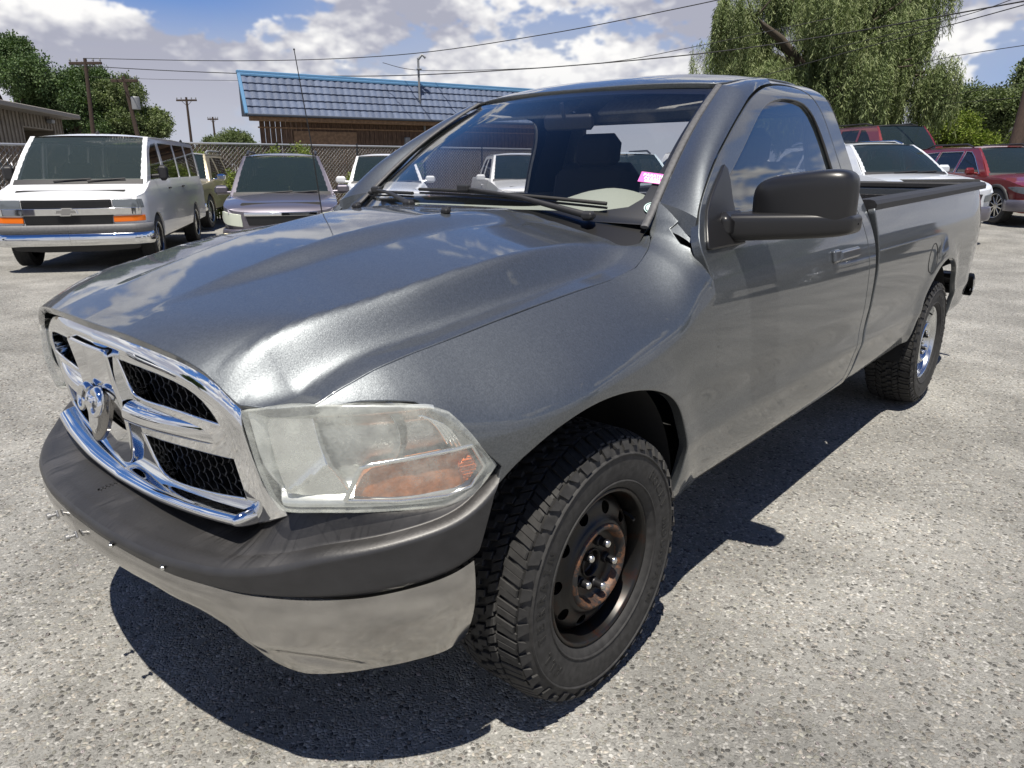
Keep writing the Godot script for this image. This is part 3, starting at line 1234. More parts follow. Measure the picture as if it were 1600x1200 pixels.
		var pillar := func(u, w):
			var k := clampf(u, 0.0, 1.0) * (dl.size() - 1)
			var i := mini(int(k), dl.size() - 2)
			var q := dl[i].lerp(dl[i + 1], k - i)
			var d := Vector3(side_x(q.x + .008, q.y + .01), q.y + .008, q.x + .009)
			var g: Vector3
			var b: float = clampf(u / .70, -.2, 1.0)
			g = glass_at(1.0, lerpf(.09, 1.0, b)) + Vector3(.012, .012, .012)
			if u > .70:
				var gz := lerpf(g.z, -1.50, (u - .70) / .30)
				var on_roof := Vector3(.655, roof_at(.655, gz) - .001, gz)
				g = g.lerp(on_roof, smoothstep(.70, .82, u))
			var c := g * .5 + d * .5 + Vector3(.5, .3, .45) * lerpf(lerpf(.030, .070, smoothstep(0.0, .25, u)), .028, smoothstep(.2, 1.0, u))
			return flip.call(d * (1 - w) * (1 - w) + c * 2.0 * w * (1 - w) + g * w * w)
		mb = MB.new()
		sheet(mb, pillar, .0, 1, 56, 0, 1, 12, Vector3(0, 1.2, -1.4))
		sheet(mb, func(u, w): return pillar.call(.0, w) + Vector3(-.006 * s, -.06, .004) * u, 0, 1, 3, 0, 1, 12, Vector3(0, 1.2, -1.4))
		put("windscreen_pillar", mb, paint, t)
		mb = MB.new()
		var ft := seam_y.at(-.58) - .20
		sheet(mb, func(u, w):
			var e1: Vector3 = fender_at(-.53, lerpf(ft + .10, ft + .36, w)) - Vector3(.006, .006, .0)
			var e2: Vector3 = pillar.call(.10, w)
			return flip.call(e1).lerp(e2 + Vector3(-.006 * s, -.006, -.004), u), 0.0, 1.0, 8, -.05, 1.05, 12, Vector3(s * .6, 1.0, -.9))
		put("cowl_corner", mb, paint, t)
		put("cowl_side", boxed(Vector3(s * .80, 1.24, -.60), Vector3(.12, .1, .12), .02), M.jamb, t)
		mb = MB.new()
		pts = []
		for k in 14:
			pts.append(flip.call(glass_at(.985, lerpf(-.05, 1.0, k / 13.0)) + Vector3(.008, .01, .01)))
		tube(mb, pts, .014, 8, true, .5)
		put("windscreen_trim", mb, M.grey_rubber, t)
		# bed side
		var bl := pv([[-2.165, 1.282], [-2.20, 1.0], [-2.195, .75], [-2.160, .58], [-2.125, .472], [-4.80, .50], [-4.865, .60], [-4.87, .95], [-4.84, 1.314]])
		bl = Geometry2D.clip_polygons(bl, arch_r)[0]
		mb = MB.new()
		panel(mb, bl, [], on_side, Vector2(.03, .02) if s > 0 else Vector2(.1, .05), Vector3(0, .9, -3.5), .005, .03)
		var bed := put("bed_side", mb, paint, t)
		if s > 0:
			mb = MB.new()
			pts = []
			for k in 25:
				var a := TAU * k / 24.0
				var q := Vector2(-3.27 + cos(a) * .085, .955 + sin(a) * .085)
				pts.append(Vector3(side_x(q.x, q.y) - .001, q.y, q.x))
			tube(mb, pts, .0035, 6, false)
			put("fuel_door", mb, M.jamb, bed)
		mb = MB.new()
		var rail := pv([[.962, 1.286], [.962, 1.312], [.950, 1.328], [.93, 1.333], [.865, 1.330], [.855, 1.322], [.855, 1.285]])
		var rx := Transform3D(Basis(Vector3(s, 0, 0), Vector3.UP, Vector3(0, -.0122, 1)), Vector3(0, .022, -4.75))
		prism(mb, rail, rx, 2.575)
		rbox(mb, Transform3D(Basis(), Vector3(s * .90, 1.331, -4.76)), Vector3(.085, .046, .06), .015)
		put("bed_rail", mb, M.black_plastic, t)
		mb = MB.new()
		rbox(mb, Transform3D(Basis(), Vector3(s * .83, 1.04, -3.53)), Vector3(.05, .52, 2.56), .005)
		for k in 24:
			rbox(mb, Transform3D(Basis(), Vector3(s * .80, 1.04, -2.4 - k * .1)), Vector3(.02, .46, .045), .006)
		put("bed_liner", mb, M.black_plastic, t)
		# lamp at the tail
		mb = MB.new()
		panel(mb, rounded(pv([[-4.90, .86], [-4.80, .90], [-4.79, 1.16], [-4.88, 1.24]]), 1, .1), [], func(z, y): return Vector3(s * (side_x(z, y) + .007), y, z), Vector2(.03, .03), Vector3(0, 1, -4), .004, .05)
		put("tail_lamp", mb, M.red_lens, t)
		# wheel wells
		for c in [[.06, .485, .475, .53], [-3.60, .44, .475, .52]]:
			mb = MB.new()
			sheet(mb, func(a, x): return Vector3(s * x, c[1] - .1 + sin(a) * c[3] * (1.0 if sin(a) > 0 else .8) + .05, c[0] + cos(a) * c[2]), (.6 if c[0] > 0 else -.1), PI + .25, 28, .52, .95, 4, Vector3(s * .7, 3, c[0]))
			rbox(mb, Transform3D(Basis(), Vector3(s * .52, .72, c[0])), Vector3(.03, .62, 1.0), .005)
			put("wheel_well", mb, M.underbody, t)
	# --- roof, windscreen, back of the cab
	mb = MB.new()
	var rl := []
	for k in 11:
		var x := lerpf(-.60, .60, k / 10.0)
		rl.append([x, -1.118 - .095 * pow(x / .628, 2.0)])
	rl.append_array([[.626, -1.235], [.655, -1.37], [.657, -1.6], [.652, -1.90], [.64, -2.01], [.60, -2.09], [.3, -2.12], [-.3, -2.12], [-.60, -2.09], [-.64, -2.01], [-.652, -1.90], [-.657, -1.6], [-.655, -1.37], [-.626, -1.235]])
	panel(mb, pv(rl), [], func(x, z): return Vector3(x, roof_at(x, z), z), Vector2(.04, .03), core, .004, .02)
	put("roof", mb, paint, t)
	mb = MB.new()
	sheet(mb, func(x, z): return Vector3(x, roof_at(x, z) - .035, z), -.64, .64, 12, -2.05, -1.2, 10, Vector3(0, 4, -1.5))
	put("headliner", mb, M.cabin_grey, t)
	mb = MB.new()
	sheet(mb, func(u, v): return glass_at(u, v), -.985, .985, 40, -.04, 1.0, 24, core)
	var screen := put("windscreen", mb, M.windscreen, t)
	# black band round the glass, a few mm behind it
	mb = MB.new()
	var inner_uv := rounded(pv([[-.93, .06], [-.5, .015], [0, .0], [.5, .015], [.86, .05], [.945, .16], [.95, .90], [.93, .962], [-.93, .962], [-.955, .90], [-.965, .2]]), 1, .2)
	panel(mb, pv([[-.99, -.25], [.99, -.25], [.99, 1.005], [-.99, 1.005]]), [inner_uv], func(u, v): return glass_at(u, v) - Vector3(0, .85, .53) * .004, Vector2(.05, .04), core, 0.0, 0.0)
	put("windscreen_band", mb, M.black_band, screen)
	# stickers inside the glass
	var stick := func(called, at: Vector2, size: Vector2, m, tilt: float, round_: bool, label: String) -> MeshInstance3D:
		var p: Vector3 = glass_at(at.x, at.y)
		var right: Vector3 = (glass_at(at.x + .01, at.y) - p).normalized()
		var up: Vector3 = (glass_at(at.x, at.y + .01) - p).normalized()
		var nn := right.cross(up).normalized()
		up = nn.cross(right)
		right = right.rotated(nn, tilt)
		up = up.rotated(nn, tilt)
		var b := MB.new()
		var o := PackedVector2Array()
		if round_:
			for k in 28:
				o.append(Vector2(cos(TAU * k / 28.0), sin(TAU * k / 28.0)) * size / 2)
		else:
			o = rounded(pv([[-size.x / 2, -size.y / 2], [size.x / 2, -size.y / 2], [size.x / 2, size.y / 2], [-size.x / 2, size.y / 2]]), 0)
		prism(b, o, Transform3D(Basis(right, up, nn), Vector3.ZERO), .0008)
		for q in b.t.size():
			b.t[q] = Vector2(b.v[q].dot(right) / size.x + .5, .5 - b.v[q].dot(up) / size.y)
		var node := put(called, b, m, screen, label)
		node.position = p + nn * .002
		return node
	var permit: MeshInstance3D = stick.call("permit_sticker", Vector2(.935, .245), Vector2(.098, .05), M.pink_print, -.08, false, "pink parking permit sticker")
	var line := func(text, h, y, m, wide):
		var p: Vector3 = glass_at(.935, .245)
		var right: Vector3 = (glass_at(.945, .245) - p).normalized()
		var up: Vector3 = (glass_at(.935, .255) - p).normalized()
		var nn := right.cross(up).normalized()
		right = right.rotated(nn, -.08)
		up = nn.cross(right)
		var b := MB.new()
		b.add(letters(text, h, .0006), Transform3D(Basis(right * wide, up, nn), up * y + nn * .0016))
		put("lettering", b, m, permit)
	line.call("PARKING", .013, .0105, M.white_print, 1.0)
	line.call("PERMIT", .013, -.005, M.white_print, 1.0)
	mb = MB.new()
	var bar := boxed(Vector3.ZERO, Vector3(.055, .0095, .0008), .0002)
	var gp: Vector3 = glass_at(.935, .245)
	var gr: Vector3 = (glass_at(.945, .245) - gp).normalized()
	var gn: Vector3 = gr.cross((glass_at(.935, .255) - gp).normalized()).normalized()
	gr = gr.rotated(gn, -.08)
	mb.add(bar, Transform3D(Basis(gr, gn.cross(gr), gn), gn * .0012 - gn.cross(gr) * .0175))
	put("date_strip", mb, M.white_print, permit)
	var disc: MeshInstance3D = stick.call("service_sticker", Vector2(.985, .075), Vector2(.062, .052), M.pale_print, -.1, true, "small round pale green sticker")
	mb = MB.new()
	var fig := Transform3D(Basis(gr, gn.cross(gr), gn), gn * .0012)
	prism(mb, pv([[-.004, -.016], [.001, -.008], [.006, -.015], [.009, -.012], [.004, -.002], [.012, .006], [.009, .009], [.003, .006], [.006, .013], [.001, .016], [-.003, .012], [-.002, .005], [-.010, .001], [-.009, -.003], [-.002, -.001]]), fig, .0006)
	var hoop := []
	for k in 25:
		hoop.append(fig * Vector3(cos(TAU * k / 24.0) * .026, sin(TAU * k / 24.0) * .0215, .0006))
	tube(mb, hoop, .0016, 6, false)
	put("emblem", mb, M.dark_print, disc)
	# back wall and rear window
	mb = MB.new()
	var back := pv([[-.90, .45], [.90, .45], [.90, 1.30], [.86, 1.45], [.74, 1.70], [.64, 1.78], [-.64, 1.78], [-.74, 1.70], [-.86, 1.45], [-.90, 1.30]])
	var rear_hole := rounded(pv([[-.68, 1.33], [.68, 1.33], [.62, 1.70], [-.62, 1.70]]), 1, .2)
	panel(mb, back, [rear_hole], func(x, y): return Vector3(x, y, -2.115 + maxf(0.0, y - 1.3) * .12), Vector2(.1, .1), core, .004, .03)
	put("cab_back", mb, paint, t)
	mb = MB.new()
	panel(mb, grown(rear_hole, .01), [], func(x, y): return Vector3(x, y, -2.105 + maxf(0.0, y - 1.3) * .12), Vector2(.1, .1), core, .0, .0)
	put("rear_window", mb, M.clear_glass, t)
	make_cabin(t)
	make_bed(t)
	make_front(t)
	make_mirrors(t)
	make_wipers(t)
	make_wheels(t)


func make_cabin(t: Node3D) -> void:
	var mb := MB.new()
	# dash: a long roll with a raised hood over the instruments
	sheet(mb, func(x, a):
		var hump := .085 * exp(-pow((x - .40) / .24, 2.0))
		var r := .20
		return Vector3(x, 1.115 + (.20 + hump) * sin(a), -.86 + (.40 if cos(a) > 0 else r) * cos(a) + .10 * x * x), -.73, .73, 40, .0, PI, 20, Vector3(0, .9, -.8))
	rbox(mb, Transform3D(Basis(), Vector3(0, .95, -.92)), Vector3(1.5, .34, .22), .05)
	put("dashboard", mb, M.dash, t)
	mb = MB.new()
	var ring := []
	var wheel := Transform3D(Basis.from_euler(Vector3(-1.05, 0, 0)), Vector3(.40, 1.19, -1.12))
	for k in 33:
		ring.append(wheel * Vector3(cos(TAU * k / 32.0) * .19, sin(TAU * k / 32.0) * .19, 0))
	tube(mb, ring, .015, 8, false)
	rbox(mb, wheel, Vector3(.14, .12, .05), .02)
	rbox(mb, wheel * Transform3D(Basis(), Vector3(0, .0, 0)), Vector3(.36, .03, .02), .008)
	rbox(mb, wheel * Transform3D(Basis(), Vector3(0, -.1, 0)), Vector3(.03, .18, .02), .008)
	put("steering_wheel", mb, M.seat_cloth, t)
	for x in [-.42, .40]:
		var seat := MB.new()
		rbox(seat, Transform3D(Basis.from_euler(Vector3(.08, 0, 0)), Vector3(x, .86, -1.50)), Vector3(.56, .2, .56), .07)
		rbox(seat, Transform3D(Basis.from_euler(Vector3(-.22, 0, 0)), Vector3(x, 1.17, -1.84)), Vector3(.56, .66, .17), .075)
		rbox(seat, Transform3D(Basis.from_euler(Vector3(-.15, 0, 0)), Vector3(x, 1.55, -1.90)), Vector3(.29, .19, .11), .05)
		put("seat", seat, M.seat_cloth, t)
	mb = boxed(Vector3(0, 1.10, -1.84), Vector3(.26, .5, .16), .06, Vector3(-.22, 0, 0))
	put("middle_seat", mb, M.seat_cloth, t)
	mb = MB.new()
	rbox(mb, Transform3D(Basis.from_euler(Vector3(.25, .12, 0)), Vector3(.0, 1.655, -1.08)), Vector3(.24, .065, .03), .014)
	tube(mb, [Vector3(0, 1.67, -1.05), Vector3(0, 1.73, -1.03)], .009, 6)
	put("rear_view_mirror", mb, M.black_plastic, t)
	mb = MB.new()
	for s in [-1, 1]:
		rbox(mb, Transform3D(Basis.from_euler(Vector3(.5, 0, 0)), Vector3(s * .33, 1.725, -1.24)), Vector3(.5, .02, .15), .008)
	put("sun_visor", mb, M.cabin_grey, t)


func make_bed(t: Node3D) -> void:
	put("bed_floor", boxed(Vector3(0, .79, -3.53), Vector3(1.66, .04, 2.58), .005), M.black_plastic, t)
	put("bed_front", boxed(Vector3(0, 1.04, -2.265), Vector3(1.72, .52, .04), .006), M.black_plastic, t)
	var mb := MB.new()
	rbox(mb, Transform3D(Basis(), Vector3(0, 1.03, -4.825)), Vector3(1.66, .56, .07), .02)
	var tail := put("tailgate", mb, M.truck_paint, t)
	mb = MB.new()
	rbox(mb, Transform3D(Basis(), Vector3(0, 1.322, -4.83)), Vector3(1.68, .05, .085), .015)
	put("tailgate_cap", mb, M.black_plastic, tail)
	mb = MB.new()
	rbox(mb, Transform3D(Basis(), Vector3(0, 1.03, -4.782)), Vector3(1.6, .44, .01), .003)
	for k in 26:
		rbox(mb, Transform3D(Basis(), Vector3(-.78 + k * .0625, 1.04, -4.772)), Vector3(.026, .42, .018), .005)
	put("tailgate_liner", mb, M.black_plastic, tail)
	# rear bumper with a dark step
	mb = MB.new()
	sheet(mb, func(s, a):
		var x: float = sin(s) * .965
		var z: float = -4.86 - .10 * cos(s * .9)
		return Vector3(x + sin(s) * .02 * cos(a), .60 + .085 * sin(a), z - .05 * cos(a) * cos(s)), -1.45, 1.45, 40, -PI / 2, PI / 2, 10, Vector3(0, .6, -4.5))
	put("rear_bumper", mb, M.chrome, t)
	put("bumper_step", boxed(Vector3(0, .66, -4.88), Vector3(1.8, .04, .14), .01), M.black_plastic, t)


func make_front(t: Node3D) -> void:
	var inside := Vector3(0, .9, .2)
	# --- grille: chrome face with four openings
	var g := thing_part("grille", t)
	var face := func(x, y): return Vector3(x, y, grille_z(x, y))
	var outer := []
	for k in [[-.63, .735], [-.60, .80], [-.588, .90], [-.583, .97], [-.572, 1.015], [-.545, 1.048], [-.49, 1.072], [-.37, 1.092], [-.2, 1.104], [0, 1.108], [.2, 1.104], [.37, 1.092], [.49, 1.072], [.545, 1.048], [.572, 1.015], [.583, .97], [.588, .90], [.60, .80], [.63, .735], [.54, .700], [.4, .682], [.2, .666], [0, .660], [-.2, .666], [-.4, .682], [-.54, .700]]:
		outer.append(k)
	var upper := rounded(pv([[.128, 1.044], [.30, 1.040], [.42, 1.026], [.475, 1.004], [.508, .972], [.524, .940], [.347, .945], [.185, .940], [.150, .955]]), 1, .3)
	var lower := rounded(pv([[.140, .842], [.30, .852], [.538, .866], [.546, .760], [.42, .740], [.28, .726], [.20, .726], [.165, .76]]), 1, .3)
	var flipx := func(p: PackedVector2Array) -> PackedVector2Array:
		var r := PackedVector2Array()
		for q in p:
			r.append(Vector2(-q.x, q.y))
		r.reverse()
		return r
	var holes := [upper, lower, flipx.call(upper), flipx.call(lower)]
	var mb := MB.new()
	panel(mb, rounded(pv(outer), 1, .3), holes, func(x, y):
		var z: float = grille_z(x, y)
		# the top rim rolls back towards the hood
		var top: float = 1.108 - .022 * pow(absf(x) / .4, 2.0) - .05 * pow(absf(x) / .57, 8.0)
		var d: float = clampf((y - top + .065) / .065, 0.0, 1.3)
		return Vector3(x, y, z - .032 * d * d), Vector2(.018, .008), inside, .006, .055)
	put("chrome_surround", mb, M.chrome, g)
	# lip below the lower openings, a wedge that stands proud
	mb = MB.new()
	sheet(mb, func(x, a):
		var y0: float = .688 + .040 * pow(absf(x) / .6, 1.8)
		return Vector3(x, y0 + sin(a) * .026, grille_z(x, y0) - .03 + cos(a) * .080), -.545, .545, 48, -PI / 2, PI / 2, 10, inside)
	for s in [-1, 1]:
		var y0 := .688 + .040 * pow(.545 / .6, 1.8)
		var c := Vector3(s * .545, y0, grille_z(.545, y0) - .03)
		var sph := SphereMesh.new()
		sheet(mb, func(b, a): return c + Vector3(s * .022 * cos(a) * sin(b), .026 * sin(a), .080 * cos(a) * cos(b)), 0.0, PI / 2, 6, -PI / 2, PI / 2, 10, c - Vector3(s * .1, 0, .1))
	put("chrome_lip", mb, M.chrome, g)
	# cross bars: wedges that stand out of the face
	for s in [-1, 1]:
		mb = MB.new()
		sheet(mb, func(u, a):
			var x: float = lerpf(.135, .545, u)
			var y0: float = .898 + .012 * u
			var big := lerpf(1.0, .75, u)
			return Vector3(s * x, y0 + sin(a) * .030 * big, grille_z(x, y0) - .012 + .040 * pow(maxf(cos(a), 0.0), .65) * lerpf(1.0, .0, u * u)), 0, 1, 24, -PI / 2, PI / 2, 14, Vector3(s * .3, .89, .5))
		put("cross_bar", mb, M.chrome, g)
	# centre plate with the shield
	mb = MB.new()
	panel(mb, rounded(pv([[-.118, 1.052], [.118, 1.052], [.106, .97], [.118, .90], [.10, .81], [.06, .745], [.02, .728], [-.02, .728], [-.06, .745], [-.10, .81], [-.118, .90], [-.106, .97]]), 1, .2), [], func(x, y): return Vector3(x, y, grille_z(x, y) + .020), Vector2(.02, .02), inside, .008, .03)
	put("centre_plate", mb, M.chrome, g)
	make_badge(g)
	# honeycomb behind the openings
	for h in holes:
		mb = MB.new()
		var lo := Vector2(9, 9)
		var hi := Vector2(-9, -9)
		for p in h:
			lo = lo.min(p)
			hi = hi.max(p)
		var w := .046
		var hgt := .030
		for r in range(-1, int((hi.y - lo.y) / (hgt * .5)) + 3):
			for q in range(-1, int((hi.x - lo.x) / (w * 1.5)) + 3):
				var c := Vector2(lo.x + q * w * 1.36 + (w * .68 if r % 2 else 0.0), lo.y + r * hgt * .5)
				var hexa := []
				for k in [[-.5, 0], [-.24, .5], [.24, .5], [.5, 0]]:
					hexa.append(c + Vector2(k[0] * w, k[1] * hgt))
				hexa.append(c + Vector2(.86 * w, 0))
				for k in 4:
					var a: Vector2 = hexa[k]
					var b: Vector2 = hexa[k + 1]
					var m := (a + b) / 2
					if m.x < lo.x - .03 or m.x > hi.x + .03 or m.y < lo.y - .03 or m.y > hi.y + .03:
						continue
					var z0 := grille_z(m.x, m.y) - .062
					var d := (b - a)
					rbox(mb, Transform3D(Basis.from_euler(Vector3(0, 0, atan2(d.y, d.x))), Vector3(m.x, m.y, z0)), Vector3(d.length() + .002, .0042, .026), .001)
		var hc := put("honeycomb", mb, M.grille_black, g)
		hc.set_meta("kind", "stuff")
	mb = MB.new()
	rbox(mb, Transform3D(Basis(), Vector3(0, .90, .66)), Vector3(1.1, .36, .06), .01)
	sheet(mb, func(x, y): return Vector3(x, y, grille_z(x, y) - .09), -.57, .57, 20, .68, 1.08, 8, inside)
	put("grille_backing", mb, M.grille_black, g)
	# --- headlamps
	for s in [1.0, -1.0]:
		make_headlamp(t, s, inside)
	# --- bumper: black cap above, bent chrome strip below
	var cap_top := Tab.new([[0, .668], [.16, .666], [.31, .660], [.445, .656], [.56, .658], [.65, .705], [.72, .755], [.846, .768], [.965, .763], [1.10, .762], [1.18, .785], [1.245, .828], [1.30, .87]])
	var cap_front := Tab.new([[0, .662], [.18, .657], [.39, .648], [.55, .650], [.71, .668], [.84, .698], [.99, .720], [1.12, .746], [1.18, .770], [1.245, .812], [1.30, .85]])
	var cap_low := Tab.new([[0, .612], [.15, .610], [.41, .592], [.56, .585], [.67, .576], [.77, .573], [.9, .578], [1.01, .589], [1.1, .604], [1.17, .626], [1.25, .66]])
	var cap := func(q, a):
		# q along the bumper, a round its section from the back of the shelf to the lower edge
		var k := absf(q)
		k *= 1.0 + .068 * clampf((3.0 - a) / 1.6, 0.0, 1.0) * smoothstep(.8, 1.1, k)
		var p := bump_at(k)
		var o := bump_plan.out2(k)
		var shelf := lerpf(.165, .03, smoothstep(.45, .95, k)) + .03
		var ytop: float = cap_top.at(k)
		var yfront: float = cap_front.at(k)
		var ylow: float = cap_low.at(k)
		var r := lerpf(.035, .022, smoothstep(.6, 1.1, k))
		var c: Vector2
		if a < 1.0:
			c = Vector2(-shelf, ytop).lerp(Vector2(-r - .012, yfront), a)
			c.y += .006 * sin(PI * a)
		elif a < 2.0:
			var b: float = (a - 1.0) * PI / 2
			c = Vector2(-r - .012 + (r + .012) * sin(b), yfront - r * .85 * (1.0 - cos(b)))
		else:
			c = Vector2(0, yfront - r * .85).lerp(Vector2(-.006, ylow), a - 2.0)
			if a > 2.8:
				c.x -= .02 * pow((a - 2.8) / .2, 2.0)
		var at: Vector2 = p + o * c.x
		return Vector3(at.x * (1.0 if q >= 0 else -1.0), c.y, at.y)
	var mb2 := MB.new()
	sheet(mb2, cap, -1.172, 1.172, 150, 1.6, 3.0, 24, Vector3(0, .55, .2))
	var cover := put("bumper_cover", mb2, M.bumper_face, t)
	mb2 = MB.new()
	sheet(mb2, cap, -1.172, 1.172, 150, 0.0, 1.6, 24, Vector3(0, .55, .2))
	put("bumper_shelf", mb2, M.bumper_black, cover, "dusty bumper shelf with dark run marks")
	var low := Tab.new([[0, .492], [.2, .497], [.34, .487], [.457, .474], [.533, .452], [.602, .414], [.665, .372], [.756, .346], [.85, .353], [.94, .362], [1.03, .370], [1.1, .376], [1.165, .396], [1.25, .42]])
	var strip := func(q, v):
		var k := absf(q)
		var p := bump_at(k)
		var o := bump_plan.out2(k)
		var y1: float = cap_low.at(k) + .004
		var y0: float = low.at(k)
		var y: float = lerpf(y1, y0, v)
		var inward: float = .006 + .010 * sin(v * PI) * -1.0 + .05 * v * v
		# dents on the driver's side
		if q > 0:
			inward += .018 * exp(-pow((k - .57) / .08, 2.0) - pow((y - .455 + (k - .57) * .45) / .020, 2.0))
			inward += .016 * exp(-pow((k - .78) / .10, 2.0) - pow((y - .405 + (k - .78) * .25) / .018, 2.0))
			inward -= .010 * exp(-pow((k - .62) / .15, 2.0) - pow((y - .44) / .03, 2.0))
			inward += .008 * exp(-pow((k - .34) / .05, 2.0) - pow((y - .50) / .03, 2.0))
		inward += .006 * sin(k * 9.0) * v * (1.0 - v)
		var at: Vector2 = p - o * inward
		return Vector3(at.x * (1.0 if q >= 0 else -1.0), y, at.y)
	mb2 = MB.new()
	sheet(mb2, strip, -1.165, 1.165, 160, 0.0, 1.0, 30, Vector3(0, .55, .2))
	# turned-in lower edge
	sheet(mb2, func(q, w): return strip.call(q, 1.0) + Vector3(0, .012 * w, -.05 * w), -1.165, 1.165, 80, 0.0, 1.0, 3, Vector3(0, 1.2, .9))
	var bumper := put("bumper", mb2, M.dull_chrome, t, "dented bare metal bumper strip")
	mb2 = MB.new()
	sheet(mb2, func(q, w):
		var p := bump_at(absf(q))
		var o := bump_plan.out2(absf(q))
		var at: Vector2 = p - o * (.03 + .10 * w)
		return Vector3(at.x * signf(q + .0001), lerpf(.60, .50, w), at.y), -1.2, 1.2, 60, 0.0, 1.0, 3, Vector3(0, 1.0, .2))
	put("bumper_backing", mb2, M.underbody, bumper)
	# fixing bolts for the plate that is gone, and two loose clips
	for b in [[.13, .580, .016], [.02, .572, .016]]:
		var p := bump_at(b[0])
		var at := Vector3(p.x * (-1.0 if b[0] > .1 else 1.0), b[1], p.y + .004)
		mb2 = MB.new()
		tube(mb2, [at, at + Vector3(0, 0, b[2])], .0045, 8)
		tube(mb2, [at + Vector3(0, 0, b[2]), at + Vector3(0, 0, b[2] + .008)], .009, 6)
		rbox(mb2, Transform3D(Basis.from_euler(Vector3(0, 0, .5)), at), Vector3(.02, .02, .006), .002)
		put("bolt", mb2, M.bolt_steel, bumper)
	for k in [.22, .42]:
		var p := bump_at(k)
		mb2 = boxed(Vector3(p.x, .612, p.y - .002), Vector3(.03, .012, .012), .004, Vector3(0, -.5, 0))
		put("clip", mb2, M.bright_steel, bumper)


func thing_part(called: String, parent: Node3D) -> Node3D:
	var o := Node3D.new()
	o.name = called
	parent.add_child(o, true)
	return o


func make_badge(g: Node3D) -> void:
	# the ram's head: a brow with a muzzle below and two curled horns, on a shield
	var base := Vector3(0, .885, grille_z(0, .885) + .032)
	var tilt := Transform3D(Basis.from_euler(Vector3(-.17, 0, 0)), base)
	var mb := MB.new()
	panel(mb, rounded(pv([[-.058, .062], [.058, .062], [.068, .03], [.060, -.035], [.03, -.072], [0, -.085], [-.03, -.072], [-.060, -.035], [-.068, .03]]), 1, .2), [], func(x, y): return tilt * Vector3(x, y, .006 - x * x), Vector2(.01, .01), base - Vector3(0, 0, .3), .003, .012)
	var o := put("badge", mb, M.dark_chrome, g)
	mb = MB.new()
	# skull: tapers to the muzzle
	sheet(mb, func(v, a):
		var w: float = Tab.new([[0, .004], [.12, .024], [.3, .028], [.55, .019], [.85, .015], [1, .003]]).at(v)
		return tilt * Vector3(w * cos(a), lerpf(.058, -.066, v), .006 + w * .95 * sin(a)), 0.0, 1.0, 20, 0.0, PI, 12, tilt * Vector3(0, 0, -.05))
	for s in [-1, 1]:
		var pts := []
		var rad := []
		for k in 22:
			var u := k / 21.0
			var a := lerpf(2.3, -3.6, u)
			var r := lerpf(.034, .013, u)
			pts.append(tilt * Vector3(s * (.040 + cos(a) * r), .018 + sin(a) * r * 1.15, .016 + .012 * u))
			rad.append(lerpf(.013, .004, u))
		tube(mb, pts, rad, 8)
	put("ram_head", mb, M.chrome, o)


